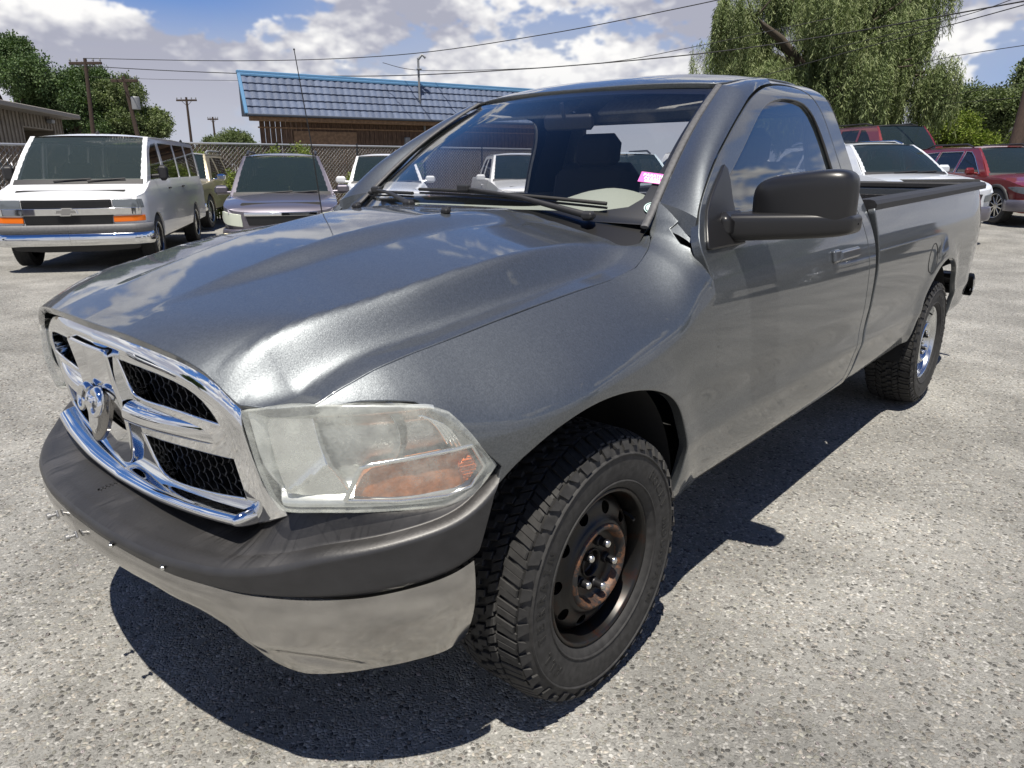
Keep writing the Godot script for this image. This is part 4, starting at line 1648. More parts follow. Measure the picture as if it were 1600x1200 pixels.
func make_headlamp(t: Node3D, s: float, inside: Vector3) -> void:
	var h := thing_part("headlight", t)
	# outline along the wrap (q) and height (y)
	var at := func(q, y, deep):
		var p := lamp_plan.at2(q)
		var o := lamp_plan.out2(q)
		p += o * (-deep + .010 * sin(clampf((y - .765) / .25, 0, 1) * PI))
		return Vector3(s * p.x, y, p.y)
	var outline := rounded(pv([[.024, .997], [.042, .932], [.058, .860], [.082, .786], [.100, .778], [.203, .779], [.311, .773], [.438, .764], [.502, .769], [.532, .798], [.563, .836], [.489, .938], [.443, .988], [.324, 1.008], [.188, 1.013], [.100, 1.010]]), 1, .55)
	var mb := MB.new()
	panel(mb, outline, [], func(q, y): return at.call(q, y, -.004), Vector2(.016, .016), inside, .006, .022)
	put("lens", mb, M.hazy_lens, h)
	# shell behind the lens
	mb = MB.new()
	panel(mb, grown(outline, -.004), [], func(q, y):
		var edge := smoothstep(0.0, .05, minf(minf(q - .045, .555 - q), minf(y - .785, .998 - y)))
		return at.call(q, y, .012 + .05 * edge), Vector2(.014, .014), inside, .003, .01)
	put("housing", mb, M.lamp_shell, h)
	# big bowl reflector
	var c: Vector3 = at.call(.288, .925, .08)
	var dir := Vector3(s * .35, -.02, .94).normalized()
	var bx := dir.cross(Vector3.UP).normalized()
	var frame := Transform3D(Basis(bx, dir, bx.cross(dir)), c)
	mb = MB.new()
	var prof := PackedVector2Array()
	for k in 12:
		var u := k / 11.0
		prof.append(Vector2(.012 + .066 * u, -.065 + .075 * u * u))
	prof.append(Vector2(.081, .010))
	prof.append(Vector2(.081, .010))
	prof.append(Vector2(.082, -.02))
	lathe(mb, prof, frame, 40)
	put("reflector", mb, M.lamp_silver, h)
	mb = MB.new()
	lathe(mb, PackedVector2Array([Vector2(.001, .004), Vector2(.012, .0), Vector2(.014, -.03), Vector2(.012, -.07)]), frame, 16)
	put("bulb", mb, M.lamp_silver, h)
	# fins of the bezel beside the bowl, inboard
	mb = MB.new()
	panel(mb, rounded(pv([[.060, .978], [.162, .985], [.175, .915], [.200, .860], [.232, .805], [.105, .803], [.082, .855]]), 1, .3), [], func(q, y):
		var ridge := absf(y - (.813 + (q - .103) * .74)) 
		return at.call(q, y, .030 - .014 * exp(-ridge * 40.0)), Vector2(.01, .01), inside, .003, .02)
	put("bezel", mb, M.lamp_silver, h)
	mb = MB.new()
	for k in 4:
		var pts := []
		for j in 9:
			var u := j / 8.0
			pts.append(at.call(lerpf(.395, .46, u) + k * .012, lerpf(.970, .900, u * u) - k * .006, .03))
		tube(mb, pts, .004, 6)
	put("flute", mb, M.lamp_silver, h)
	# amber turn lamp
	mb = MB.new()
	panel(mb, rounded(pv([[.248, .807], [.280, .864], [.316, .868], [.385, .874], [.500, .878], [.526, .837], [.500, .804], [.453, .791], [.367, .793]]), 1, .55), [], func(q, y): return at.call(q, y, .016 - .004 * sin(q * 40.0) * 0.2), Vector2(.014, .014), inside, .005, .03)
	put("turn_signal", mb, M.amber, h)
	mb = MB.new()
	panel(mb, rounded(pv([[.478, .852], [.504, .868], [.520, .837], [.496, .808]]), 0), [], func(q, y): return at.call(q, y, .009 - .0025 * sin(y * 900.0)), Vector2(.008, .003), inside, .002, .01)
	put("amber_reflector", mb, M.amber_deep, h)
	mb = MB.new()
	var rim := []
	for q in [[.226, .797], [.264, .874], [.286, .880], [.375, .886], [.470, .890], [.510, .893]]:
		rim.append(at.call(q[0], q[1], .010))
	tube(mb, rim, .006, 6)
	rim = []
	for q in [[.226, .797], [.340, .784], [.450, .779], [.510, .790], [.543, .835], [.510, .893]]:
		rim.append(at.call(q[0], q[1], .012))
	tube(mb, rim, .006, 6)
	put("lamp_trim", mb, M.lamp_silver, h)


func make_mirrors(t: Node3D) -> void:
	for s in [1.0]:
		var m := thing_part("side_mirror", t)
		var mb := MB.new()
		# shell: a rounded block with a soft front
		var c := Vector3(1.118, 1.365, -.83)
		var e := func(a, b):
			# superellipsoid
			var cb := signf(cos(b)) * pow(absf(cos(b)), .42)
			var sb := signf(sin(b)) * pow(absf(sin(b)), .42)
			var ca := signf(cos(a)) * pow(absf(cos(a)), .62)
			var sa := signf(sin(a)) * pow(absf(sin(a)), .62)
			var p := Vector3(.155 * cb * ca, .098 * sb * lerpf(1.0, .93, absf(cb)), .075 * sa * cb)
			p.y += .012 * (p.x / .155) * (1.0 if p.y > 0 else -.6) + (p.x / .155) * .008
			p.z += -.10 * absf(p.x) * .35
			return Vector3(s * (c.x + p.x), c.y + p.y, c.z + p.z)
		sheet(mb, e, 0.0, TAU, 56, -PI / 2 + .001, PI / 2 - .001, 36, Vector3(s * c.x, c.y, c.z))
		put("mirror_shell", mb, M.mirror_black, m)
		# lower half of the shell with its arm: a slightly larger lip
		mb = MB.new()
		sheet(mb, func(a, b):
			var cb := signf(cos(b)) * pow(absf(cos(b)), .4)
			var ca := signf(cos(a)) * pow(absf(cos(a)), .35)
			var sa := signf(sin(a)) * pow(absf(sin(a)), .5)
			var px: float = signf(sin(b)) * pow(absf(sin(b)), .4)
			return Vector3(s * (1.070 + .212 * px), 1.297 + .046 * sa * cb * lerpf(1.0, .8, px * .5 + .5) + .012 * px, -.80 + .078 * ca * cb - .055 * px), 0.0, TAU, 48, -PI / 2 + .001, PI / 2 - .001, 40, Vector3(s * 1.07, 1.297, -.80))
		put("mirror_arm", mb, M.mirror_black, m)
		# sail plate at the window corner
		mb = MB.new()
		panel(mb, rounded(pv([[-.535, 1.242], [-.585, 1.325], [-.68, 1.405], [-.80, 1.480], [-.815, 1.465], [-.785, 1.34], [-.785, 1.242]]), 1, .3), [], func(z, y): return Vector3(s * (side_x(z, y) + .010), y, z), Vector2(.03, .03), Vector3(0, 1.3, -.8), .006, .03)
		rbox(mb, Transform3D(Basis(), Vector3(s * .925, 1.295, -.74)), Vector3(.07, .09, .16), .03)
		put("mirror_base", mb, M.mirror_black, m)
		mb = boxed(Vector3(s * 1.12, 1.375, -.905), Vector3(.25, .15, .006), .002)
		put("mirror_glass", mb, M.mirror_glass, m)
	# aerial on the passenger side
	var mb := MB.new()
	tube(mb, [Vector3(-.85, 1.22, -.40), Vector3(-.85, 1.26, -.40)], [.018, .010], 10)
	tube(mb, [Vector3(-.85, 1.26, -.40), Vector3(-.853, 1.60, -.37), Vector3(-.858, 1.942, -.33)], [.0032, .0026, .002], 6)
	tube(mb, [Vector3(-.858, 1.942, -.33), Vector3(-.8581, 1.948, -.3295)], .004, 6)
	put("aerial", mb, M.black_plastic, t)


func make_wipers(t: Node3D) -> void:
	var mb := MB.new()
	# cowl grille between hood and glass
	sheet(mb, func(x, w):
		var z: float = -.39 - .12 * x * x / .55
		return Vector3(x, lerpf(1.318 - .03 * x * x, 1.328 - .04 * x * x, w), z - .01 + lerpf(.02, -.06, w)), -.74, .74, 40, 0.0, 1.0, 3, Vector3(0, .5, -.5))
	put("cowl", mb, M.black_plastic, t)
	for w in [[.42, .085, -.30, .065, .56], [-.62, .10, -.97, .055, .35]]:
		var o := thing_part("wiper", t)
		mb = MB.new()
		var a: Vector3 = glass_at(w[0] + .35 if w[0] > 0 else -.25, -.03) + Vector3(0, .02, .02)
		var b: Vector3 = glass_at(w[0] - .25, w[1] + .03) + Vector3(0, .03, .02)
		var tip: Vector3 = glass_at((w[0] + w[2]) / 2, .075) + Vector3(0, .026, .02)
		tube(mb, [a, a.lerp(tip, .5) + Vector3(0, .012, .004), tip], [.012, .008, .006], 8)
		rbox(mb, Transform3D(Basis(), a), Vector3(.05, .03, .04), .012)
		rbox(mb, Transform3D(Basis(), tip), Vector3(.06, .028, .025), .008)
		put("wiper_arm", mb, M.black_plastic, o)
		mb = MB.new()
		var pts := []
		var low := []
		for k in 16:
			var u := k / 15.0
			var x: float = lerpf(w[4] + .25 if w[0] > 0 else -.33, w[2], u)
			pts.append(glass_at(x, .05 + .028 * u * (1 if w[0] > 0 else 1)) + Vector3(0, .018, .012))
			low.append(glass_at(x, .045 + .028 * u) + Vector3(0, .007, .006))
		tube(mb, pts, .007, 6)
		tube(mb, low, .0045, 6)
		put("wiper_blade", mb, M.rubber, o)


# ---------------------------------------------------------------- wheels of the pickup
func tyre_mesh(seed_: int) -> MB:
	# axis y, outer side at +y
	var mb := MB.new()
	var p := PackedVector2Array()
	for k in [[.226, -.10], [.232, -.113], [.25, -.128], [.29, -.137], [.33, -.138], [.355, -.132], [.374, -.118], [.382, -.10], [.3835, 0], [.382, .10], [.374, .118], [.355, .132], [.33, .138], [.29, .137], [.252, .130], [.240, .121], [.234, .113], [.226, .10]]:
		p.append(Vector2(k[0], k[1]))
	lathe(mb, p, Transform3D(), 96)
	# rim guard rib
	for q in [[.258, .1325], [.338, .139]]:
		var ring := PackedVector2Array([Vector2(q[0] - .006, q[1] - .006), Vector2(q[0] - .002, q[1] + .002), Vector2(q[0] + .002, q[1] + .002), Vector2(q[0] + .006, q[1] - .006)])
		lathe(mb, ring, Transform3D(), 96)
	var block := func(a0, a1, w0, w1, skew, r0, r1):
		# a tread block between two angles and two widths, its edges chamfered
		var c := []
		for k in [[a0, w0], [a1, w0], [a1, w1], [a0, w1]]:
			c.append(k)
		var ma: float = (a0 + a1) / 2
		var mw: float = (w0 + w1) / 2
		var put_at := func(a, w, r0_):
			var r: float = r0_ - 8.0 * pow(maxf(absf(w) - .078, 0.0), 2.0)
			return Vector3(cos(a + skew * (w - mw)) * r, w, sin(a + skew * (w - mw)) * r)
		var top := []
		var mid := []
		var low := []
		for k in c:
			top.append(put_at.call(lerpf(ma, k[0], .90), lerpf(mw, k[1], .90), r1))
			mid.append(put_at.call(k[0], k[1], r1 - .0025))
			low.append(put_at.call(k[0], k[1], r0))
		var nn := Vector3(cos(ma), 0, sin(ma))
		mb.face(top, nn)
		for k in 4:
			var j := (k + 1) % 4
			var out: Vector3 = ((mid[k] + mid[j]) / 2 - put_at.call(ma, mw, r1 - .0025)).normalized()
			mb.face([top[k], top[j], mid[j], mid[k]], (out + nn).normalized())
			mb.face([mid[k], mid[j], low[j], low[k]], out)
	var n := 50
	for k in n:
		var a := TAU * k / n
		var d := TAU / n
		var j := .12 * sin(k * 2.1)
		for s in [-1.0, 1.0]:
			var sh := 0.0 if s > 0 else .5
			var a0 := a + d * sh
			# shoulder lug, split by a sipe
			block.call(a0 + d * .05, a0 + d * (.44 + j * .2), s * .070, s * (.121 + .004 * (k % 2)), -.9 * s, .374, .3955)
			block.call(a0 + d * .48, a0 + d * .86, s * .066, s * (.118 + .005 * ((k + 1) % 2)), -.9 * s, .374, .3955)
			# its foot on the sidewall
			var foot := [[a0 + d * .08, .3785, .1215], [a0 + d * .82, .3785, .1215], [a0 + d * (.74 if k % 2 else .62), .352 if k % 2 else .362, .1345], [a0 + d * (.22 if k % 2 else .34), .352 if k % 2 else .362, .1345]]
			var pts := []
			var deep := []
			for q in foot:
				pts.append(Vector3(cos(q[0]) * q[1], s * (q[2] + .0055), sin(q[0]) * q[1]))
				deep.append(Vector3(cos(q[0]) * (q[1] - .004), s * (q[2] - .012), sin(q[0]) * (q[1] - .004)))
			var am := a0 + d * .45
			var fn := Vector3(cos(am) * .35, s * .93, sin(am) * .35)
			mb.face(pts, fn)
			for q in 4:
				var q2 := (q + 1) % 4
				var out: Vector3 = ((pts[q] + pts[q2]) / 2 - (pts[0] + pts[1] + pts[2] + pts[3]) / 4).normalized()
				mb.face([pts[q], pts[q2], deep[q2], deep[q]], out)
			# middle rows
			block.call(a0 + d * (.12 + j), a0 + d * (.58 + j), s * .034, s * .062, 1.6 * s, .376, .395)
			block.call(a0 + d * (.64 + j), a0 + d * (1.0 + j), s * .030, s * .058, 1.6 * s, .376, .395)
		block.call(a + d * .05, a + d * .5, -.026, .004, .9, .376, .395)
		block.call(a + d * .55, a + d * .96, -.006, .026, .9, .376, .395)
	return mb


func around(text: String, radius: float, y: float, height: float, mid: float, spread: float, mb: MB, clockwise: bool) -> void:
	# letters laid round the sidewall (axis y, seen from +y)
	var n := text.length()
	for k in n:
		if text[k] == " ":
			continue
		var one := letters(text[k], height, .0022)
		var a := mid + (k - (n - 1) / 2.0) * spread * (1.0 if clockwise else -1.0)
		var out := Vector3(cos(a), 0, sin(a)) if clockwise else Vector3(-cos(a), 0, -sin(a))
		var right := out.cross(Vector3.UP)
		mb.add(one, Transform3D(Basis(right, out, Vector3.UP), Vector3(cos(a) * radius, y, sin(a) * radius) - out * height * .1))


func rim_parts(w: Node3D, steel: Material, lip: Material, nuts: Material, hub: Material) -> void:
	# axis y, outer side +y
	var mb := MB.new()
	lathe(mb, pv([[.2335, .098], [.2345, .110], [.231, .116], [.224, .1155], [.219, .108], [.2165, .095], [.211, .080], [.2085, .062], [.2075, .035], [.205, .022], [.197, .014], [.19, -.02], [.19, -.10], [.226, -.115]]), Transform3D(), 64)
	put("rim", mb, lip, w)
	# disc with ten oval windows
	var disc_tab := Tab.new([[.125, .104], [.134, .100], [.144, .091], [.155, .086], [.170, .083], [.184, .077], [.194, .067], [.204, .055]])
	var at := func(a, r): return Vector3(cos(a) * r, disc_tab.at(r), sin(a) * r)
	var cut := []
	for k in 10:
		var o := PackedVector2Array()
		var c := TAU * (k + .5) / 10.0
		for q in 16:
			var b := TAU * q / 16.0
			o.append(Vector2(c + cos(b) * .12, .168 + sin(b) * .019))
		cut.append(o)
	mb = MB.new()
	panel(mb, pv([[0, .124], [TAU, .124], [TAU, .2055], [0, .2055]]), cut, at, Vector2(.05, .008), Vector3(.0, -.3, .0), .001, .006)
	put("wheel_disc", mb, steel, w)
	mb = MB.new()
	lathe(mb, pv([[.127, .1035], [.124, .110], [.119, .1125], [.113, .111], [.108, .104], [.104, .094], [.101, .086]]), Transform3D(), 56)
	put("hub_ring", mb, hub, w)
	mb = MB.new()
	lathe(mb, pv([[.102, .088], [.096, .080], [.086, .076], [.044, .074], [.040, .072], [.039, .068], [.039, .068], [.036, .060], [.034, .052], [.001, .050]]), Transform3D(), 56)
	put("hub_face", mb, M.steel_black if steel == M.steel_black else steel, w)
	mb = MB.new()
	lathe(mb, pv([[.044, .075], [.042, .079], [.039, .079], [.037, .074]]), Transform3D(), 40)
	put("hub_bore", mb, steel, w)
	for k in 5:
		var a := TAU * k / 5.0 + .45
		var c := Vector3(cos(a) * .0675, 0, sin(a) * .0675)
		mb = MB.new()
		lathe(mb, pv([[.0165, .072], [.0160, .084], [.0125, .087], [.0125, .087], [.0125, .108], [.0105, .111]]), Transform3D(Basis(), c), 12)
		var nut := put("lug_nut", mb, M.nut_black, w)
		mb = MB.new()
		lathe(mb, pv([[.0112, .108], [.0102, .1145], [.006, .117], [.0005, .117]]), Transform3D(Basis(), c), 12)
		put("stud_end", mb, nuts, nut)
	mb = MB.new()
	tube(mb, [Vector3(.205, .06, .0).rotated(Vector3.UP, -1.15), Vector3(.20, .085, 0).rotated(Vector3.UP, -1.15), Vector3(.190, .105, 0).rotated(Vector3.UP, -1.15)], [.006, .005, .0045], 8)
	put("valve", mb, M.rubber, w)
	mb = MB.new()
	lathe(mb, pv([[.11, .05], [.19, .02], [.19, -.06], [.02, -.06]]), Transform3D(), 32)
	put("brake_drum", mb, M.underbody, w)


func make_wheels(t: Node3D) -> void:
	var tyre := tyre_mesh(1).mesh()
	var words := MB.new()
	around("ROCKY MOUNTAIN", .306, .1375, .030, 1.52, .118, words, true)
	around("ALL TERRAIN", .306, .1375, .030, 4.62, .125, words, true)
	var words_mesh := words.mesh()
	for at in [[.857, 0.0, 0], [-.857, 0.0, 1], [.865, -3.569, 2], [-.865, -3.569, 3]]:
		var w := thing_part("wheel", t)
		var s := 1.0 if at[0] > 0 else -1.0
		# local y becomes the outward axle
		w.transform = Transform3D(Basis(Vector3(0, 1, 0), Vector3(s, 0, 0), Vector3(0, 0, -s)) * Basis(Vector3.UP, .3 * at[2]), Vector3(at[0], .394, at[1]))
		var ty := put("tyre", tyre, M.tyre, w)
		if s > 0:
			put("tyre_lettering", words_mesh, M.tyre_letter, ty)
		if at[2] < 2:
			rim_parts(w, M.steel_black, M.steel_black, M.bright_steel, M.rusty_ring)
		else:
			rim_parts(w, M.silver_wheel, M.silver_wheel, M.bright_steel, M.silver_wheel)

# ---------------------------------------------------------------- the other vehicles
func oval(c: Vector2, r: Vector2, a0 := 0.0, a1 := TAU, n := 20) -> PackedVector2Array:
	var o := PackedVector2Array()
	for k in n:
		var a := lerpf(a0, a1, float(k) / (n if a1 - a0 > 6.28 else n - 1))
		o.append(c + Vector2(cos(a), sin(a)) * r)
	return o


var tyre_plain: ArrayMesh


# p: L W H belt(list) hood(list) cowl, top, roof_end, tail, sill, front_axle, rear_axle, wheel, paint ...
func car(called: String, label: String, category: String, at: Vector3, turn: float, p: Dictionary) -> Node3D:
	var t := thing(called, label, category, at, deg_to_rad(turn), p.get("group", ""))
	var hl: float = p.L / 2.0
	var hw: float = p.W / 2.0
	var paint: Material = p.paint
	var lower: Material = p.get("lower", paint)
	var belt := Tab.new(p.belt)
	var bow: float = p.get("bow", .16)
	var cr: float = p.get("corner", .30)
	# half plan from the middle of the nose round to the middle of the tail
	var pts := []
	for k in 5:
		var x := (hw - cr) * k / 4.0
		pts.append([x, hl - bow * pow(x / hw, 2.0)])
	var zc0: float = hl - bow * pow((hw - cr) / hw, 2.0)
	for k in range(1, 8):
		var a := PI / 2 * k / 7.0
		pts.append([hw - cr + cr * sin(a), zc0 - cr * 1.25 * (1.0 - cos(a))])
	for k in range(1, 6):
		pts.append([hw + .012 * sin(PI * k / 5.0), lerpf(zc0 - cr * 1.25, -hl + .22, k / 5.0)])
	for k in range(1, 6):
		var a := PI / 2 * k / 5.0
		pts.append([hw - .18 * (1.0 - cos(a)), -hl + .22 - .18 * sin(a)])
	pts.append([0, -hl])
	var plan := Plan.new(pv(pts))
	var s_of := func(z: float) -> float:
		# arc length of the side point at z
		var lo := 0.0
		var hi: float = plan.s[plan.s.size() - 1]
		for k in 26:
			var mid := (lo + hi) / 2.0
			if plan.at2(mid).y > z:
				lo = mid
			else:
				hi = mid
		return lo
	var prof := Tab.new(p.get("prof", [[.15, -.10], [.28, -.035], [.45, -.005], [.68, .0], [.88, -.008], [1.02, -.03], [1.25, -.085]]))
	var skin := func(sg: float, s: float, y: float) -> Vector3:
		var q := plan.at2(s)
		var o := plan.out2(s)
		q += o * prof.at(y)
		return Vector3(sg * q.x, y, q.y)
	var fa: float = p.front
	var ra: float = p.rear
	var wr: float = p.wheel
	var total: float = plan.s[plan.s.size() - 1]
	var core := Vector3(0, .7, 0)
	var door_z: Array = p.doors
	for sg in [1.0, -1.0]:
		var outline := [[0.0, p.get("chin", .24)]]
		outline.append([s_of.call(zc0 - .15), p.get("chin", .24)])
		outline.append([s_of.call(fa + wr * 1.1), p.sill])
		outline.append([s_of.call(-hl + .25), p.sill + .06])
		outline.append([total - .02, p.sill + .1])
		for k in 26:
			var s := lerpf(total - .02, 0.0, k / 25.0)
			var z := plan.at2(s).y
			outline.append([s, belt.at(clampf(z, -hl, hl))])
		var holes := []
		for ax in [fa, ra]:
			var o := PackedVector2Array()
			var c: float = s_of.call(ax)
			for k in 18:
				var a := PI * k / 17.0
				o.append(Vector2(c - cos(a) * wr * 1.16, maxf(wr * .95 + sin(a) * wr * 1.16, 0.0)))
			o.append(Vector2(c + wr * 1.16, 0.0))
			o.append(Vector2(c - wr * 1.16, 0.0))
			holes.append(o)
		# cut at the doors
		var cuts := []
		for z in door_z:
			cuts.append(s_of.call(z))
		cuts.append(total + 1.0)
		var from := -1.0
		for k in cuts.size():
			var box := pv([[from, -1], [cuts[k] - .004, -1], [cuts[k] - .004, 3], [from, 3]])
			from = cuts[k] + .004
			for piece in Geometry2D.intersect_polygons(pv(outline), box):
				var todo := [piece]
				for h in holes:
					var next := []
					for q in todo:
						for c in Geometry2D.clip_polygons(q, h):
							if not Geometry2D.is_polygon_clockwise(c):
								next.append(c)
					todo = next
				for q in todo:
					var mb := MB.new()
					panel(mb, q, [], func(s, y): return skin.call(sg, s, y), Vector2(.07, .05), core, .004, .03)
					var is_door: bool = k > 0 and k < cuts.size() - 1
					var d := put("door" if is_door else "body", mb, paint, t)
					if is_door:
						var hz: float = plan.at2(cuts[k] - .16).y
						var hp: Vector3 = skin.call(sg, cuts[k] - .16, belt.at(hz) - .13)
						put("door_handle", boxed(hp + Vector3(sg * .015, 0, 0), Vector3(.03, .03, .18), .012), p.get("handle", paint), d)
		# darker lower cladding
		if p.has("cladding"):
			var mb := MB.new()
			sheet(mb, func(z, y): return skin.call(sg, s_of.call(z), y) + Vector3(sg * .012, 0, 0), ra + wr * 1.18, fa - wr * 1.18, 10, p.sill - .05, p.sill + .13, 4, core)
			put("sill_cladding", mb, M.car_trim, t)
			for ax in [fa, ra]:
				mb = MB.new()
				var ring := []
				for k in 15:
					var a := lerpf(-.05, PI + .05, k / 14.0)
					ring.append(skin.call(sg, s_of.call(ax - cos(a) * wr * 1.19), wr * .95 + sin(a) * wr * 1.19) + Vector3(sg * .004, 0, 0))
				tube(mb, ring, .035, 6)
				put("arch_cladding", mb, M.car_trim, t)
	# inner dark mass
	var mb := MB.new()
	rbox(mb, Transform3D(Basis(), Vector3(0, (p.sill + belt.at(0.0)) / 2 - .05, 0)), Vector3(p.W - .5, belt.at(0.0) - p.sill - .12, p.L - .5), .05)
	rbox(mb, Transform3D(Basis(), Vector3(0, p.sill + .04, (fa + ra) / 2)), Vector3(p.W - .16, .16, fa - ra - wr * 2.4), .03)
	put("underbody", mb, M.underbody, t)
	# hood
	var xw := func(z: float) -> float:
		return maxf(plan.at2(s_of.call(z)).x + prof.at(belt.at(z)), .02)
	var cowl: float = p.cowl
	mb = MB.new()
	var crown: float = p.get("crown", .05)
	sheet(mb, func(u, z):
		var edge: float = xw.call(minf(z, hl - .004))
		var y: float = belt.at(z) + crown * (1.0 - pow(absf(u), 2.2))
		return Vector3(u * edge, y, z), -1, 1, 16, cowl - .05, hl - bow - .02, 14, core)
	sheet(mb, func(u, w):
		var zz: float = hl - bow - .02
		var edge: float = xw.call(zz)
		var x: float = u * edge
		var zf: float = hl - bow * pow(x / hw, 2.0) + prof.at(belt.at(hl)) - .004
		var a := Vector3(x, belt.at(zz) + crown * (1.0 - pow(absf(u), 2.2)), zz)
		var b := Vector3(x, belt.at(hl) - .0, maxf(zf, zz))
		return a.lerp(b, w) + Vector3(0, .02 * sin(PI * w) * (1.0 - u * u), 0), -1, 1, 16, 0.0, 1.0, 5, core)
	put("hood", mb, paint, t)
	# greenhouse
	var H: float = p.H
	var top: float = p.top
	var rend: float = p.roof_end
	var tail: float = p.tail
	var xb: float = hw + prof.at(belt.at(0.0)) - .012
	var xt: float = p.get("roof_x", hw - .26)
	var yb: float = belt.at(0.0)
	var yt: float = H - .055
	var lean := func(y: float) -> float:
		var q := clampf((y - yb) / (yt - yb), -.3, 1.0)
		return lerpf(xb, xt, q * .72 + q * q * .28)
	for sg in [1.0, -1.0]:
		var outer := []
		outer.append([cowl + .05, belt.at(cowl) - .012])
		for k in [.25, .5, .75]:
			outer.append([lerpf(cowl, top, k), lerpf(belt.at(cowl), yt, sin(k * PI / 2) * .4 + k * .6)])
		outer.append([top, yt])
		outer.append([lerpf(top, rend, .5), yt + .012])
		outer.append([rend, yt - p.get("roof_drop", .03)])
		outer.append([tail, belt.at(tail) - .012])
		for k in range(1, 6):
			var z := lerpf(tail, cowl, k / 6.0)
			outer.append([z, belt.at(z) - .012])
		var wins := []
		for wz in p.windows:
			var w := []
			for q in wz:
				w.append([q[0], lerpf(belt.at(q[0]) + .02, yt - .055, q[1])])
			wins.append(rounded(pv(w), 1, .2))
		var f := func(z, y): return Vector3(sg * lean.call(y), y, z)
		mb = MB.new()
		panel(mb, pv(outer), wins, f, Vector2(.12, .06), core, .003, .03)
		put("window_frame", mb, p.get("frame", paint), t)
		for w in wins:
			mb = MB.new()
			panel(mb, grown(w, .008), [], func(z, y): return Vector3(sg * (lean.call(y) - .008), y, z), Vector2(.15, .08), core, .0, .0)
			put("side_window", mb, p.glass, t)
			if p.has("bright"):
				mb = MB.new()
				var ring := []
				for q in w:
					ring.append(Vector3(sg * (lean.call(q.y) + .004), q.y, q.x))
				ring.append(ring[0])
				tube(mb, ring, .010, 6, false)
				put("window_trim", mb, M.chrome, t)
	var screen := func(u, v):
		var b := Vector3(u * (xb - .01), belt.at(cowl) + .01, cowl + .10 * (1.0 - u * u) + .03)
		var c := Vector3(u * (xt + .01), yt + .012 * (1.0 - u * u), top + .04 * (1.0 - u * u))
		return b.lerp(c, v) + Vector3(0, .02, .02) * sin(v * PI)
	mb = MB.new()
	sheet(mb, func(u, v): return screen.call(u, v), -.93, .93, 14, .03, .96, 8, core)
	put("windscreen", mb, p.get("screen", p.glass), t)
	for sg in [1.0, -1.0]:
		mb = MB.new()
		sheet(mb, func(u, v): return screen.call(sg * u, v), .92, 1.0, 3, -.03, 1.0, 8, core)
		put("windscreen_pillar", mb, p.get("pillar", paint), t)
	mb = MB.new()
	sheet(mb, func(u, v): return screen.call(u, v) + Vector3(0, .004, .004), -.96, .96, 10, -.04, .06, 2, core)
	for sg in [-1.0, 1.0]:
		tube(mb, [screen.call(sg * .25 - .1, .01) + Vector3(0, .02, .02), screen.call(sg * .25 + .45, .05) + Vector3(0, .02, .02)], .012, 5)
	put("wiper", mb, M.black_plastic, t)
	mb = MB.new()
	sheet(mb, func(u, z):
		var edge := lerpf(xt + .012, xt + .012, u)
		var k := absf(u)
		var y: float = yt + .055 * (1.0 - pow(k, 2.6))
		if z < rend + .3:
			y -= p.get("roof_drop", .03) * pow((rend + .3 - z) / .3, 2.0)
		if z > top - .35:
			y -= .035 * pow((z - top + .35) / .35, 2.0) * (1.0 - .6 * k * k)
		return Vector3(u * edge, y, z), -1, 1, 14, rend, top + .03, 16, core)
	put("roof", mb, p.get("roof", paint), t)
	mb = MB.new()
	sheet(mb, func(u, v):
		var b := Vector3(u * xb, belt.at(tail) - .02, tail - .02)
		var c := Vector3(u * xt, yt - p.get("roof_drop", .03) + .02 * (1.0 - u * u), rend)
		return b.lerp(c, v) - Vector3(0, 0, .03 * sin(v * PI)), -1, 1, 10, 0.0, 1.0, 6, core)
	put("rear_window", mb, p.glass, t)
	# cabin seen through the glass
	mb = MB.new()
	for x in [-.36, .36]:
		rbox(mb, Transform3D(Basis.from_euler(Vector3(-.2, 0, 0)), Vector3(x, yb - .05, (cowl + top) / 2 - .75)), Vector3(.48, .66, .14), .06)
		rbox(mb, Transform3D(Basis(), Vector3(x, yb + .34, (cowl + top) / 2 - .84)), Vector3(.24, .17, .1), .04)
	put("seat", mb, M.seat_cloth, t)
	mb = boxed(Vector3(0, yb - .04, cowl - .16), Vector3(p.W - .3, .16, .36), .07)
	put("dashboard", mb, p.get("dash", M.car_trim), t)
	# bumpers
	var bump := func(y0: float, y1: float, outw: float, arc: float, rear: bool) -> MB:
		var b := MB.new()
		for sg in [1.0, -1.0]:
			sheet(b, func(s, a):
				var base: float = (total - s) if rear else s
				var q := plan.at2(base)
				var o := plan.out2(base)
				var k: float = sin(a) 
				var fade := smoothstep(arc, arc - .12, s)
				q += o * (outw * (.35 + .65 * cos(a)) * lerpf(.3, 1.0, fade))
				return Vector3(sg * q.x, (y0 + y1) / 2 + (y1 - y0) / 2 * k, q.y), 0.0, arc, 18, -PI / 2, PI / 2, 8, core)
		return b
	for b in p.bumpers:
		put("bumper", bump.call(b[0], b[1], b[2], b[3], b[4]), b[5], t)
	# nose pieces lie on the skin: [name, outline in (s, y), proud, material, both sides]
	for n in p.nose:
		for sg in ([1.0, -1.0] if n[4] else [1.0]):
			mb = MB.new()
			if n[4]:
				panel(mb, rounded(pv(n[1]), 1, .3), [], func(s, y): return skin.call(sg, s, y) + Vector3(sg * plan.out2(s).x, 0, plan.out2(s).y) * n[2], Vector2(.05, .04), core, .006, .04)
			else:
				panel(mb, rounded(pv(n[1]), 1, .3), [], func(x, y):
					var q: Vector3 = skin.call(1.0, absf(x), y)
					return Vector3(signf(x + .00001) * q.x, y, q.z + n[2]), Vector2(.05, .04), core, .006, .04)
			put(n[0], mb, n[3], t)
	# mirrors
	var mz: float = cowl - p.get("mirror_back", .32)
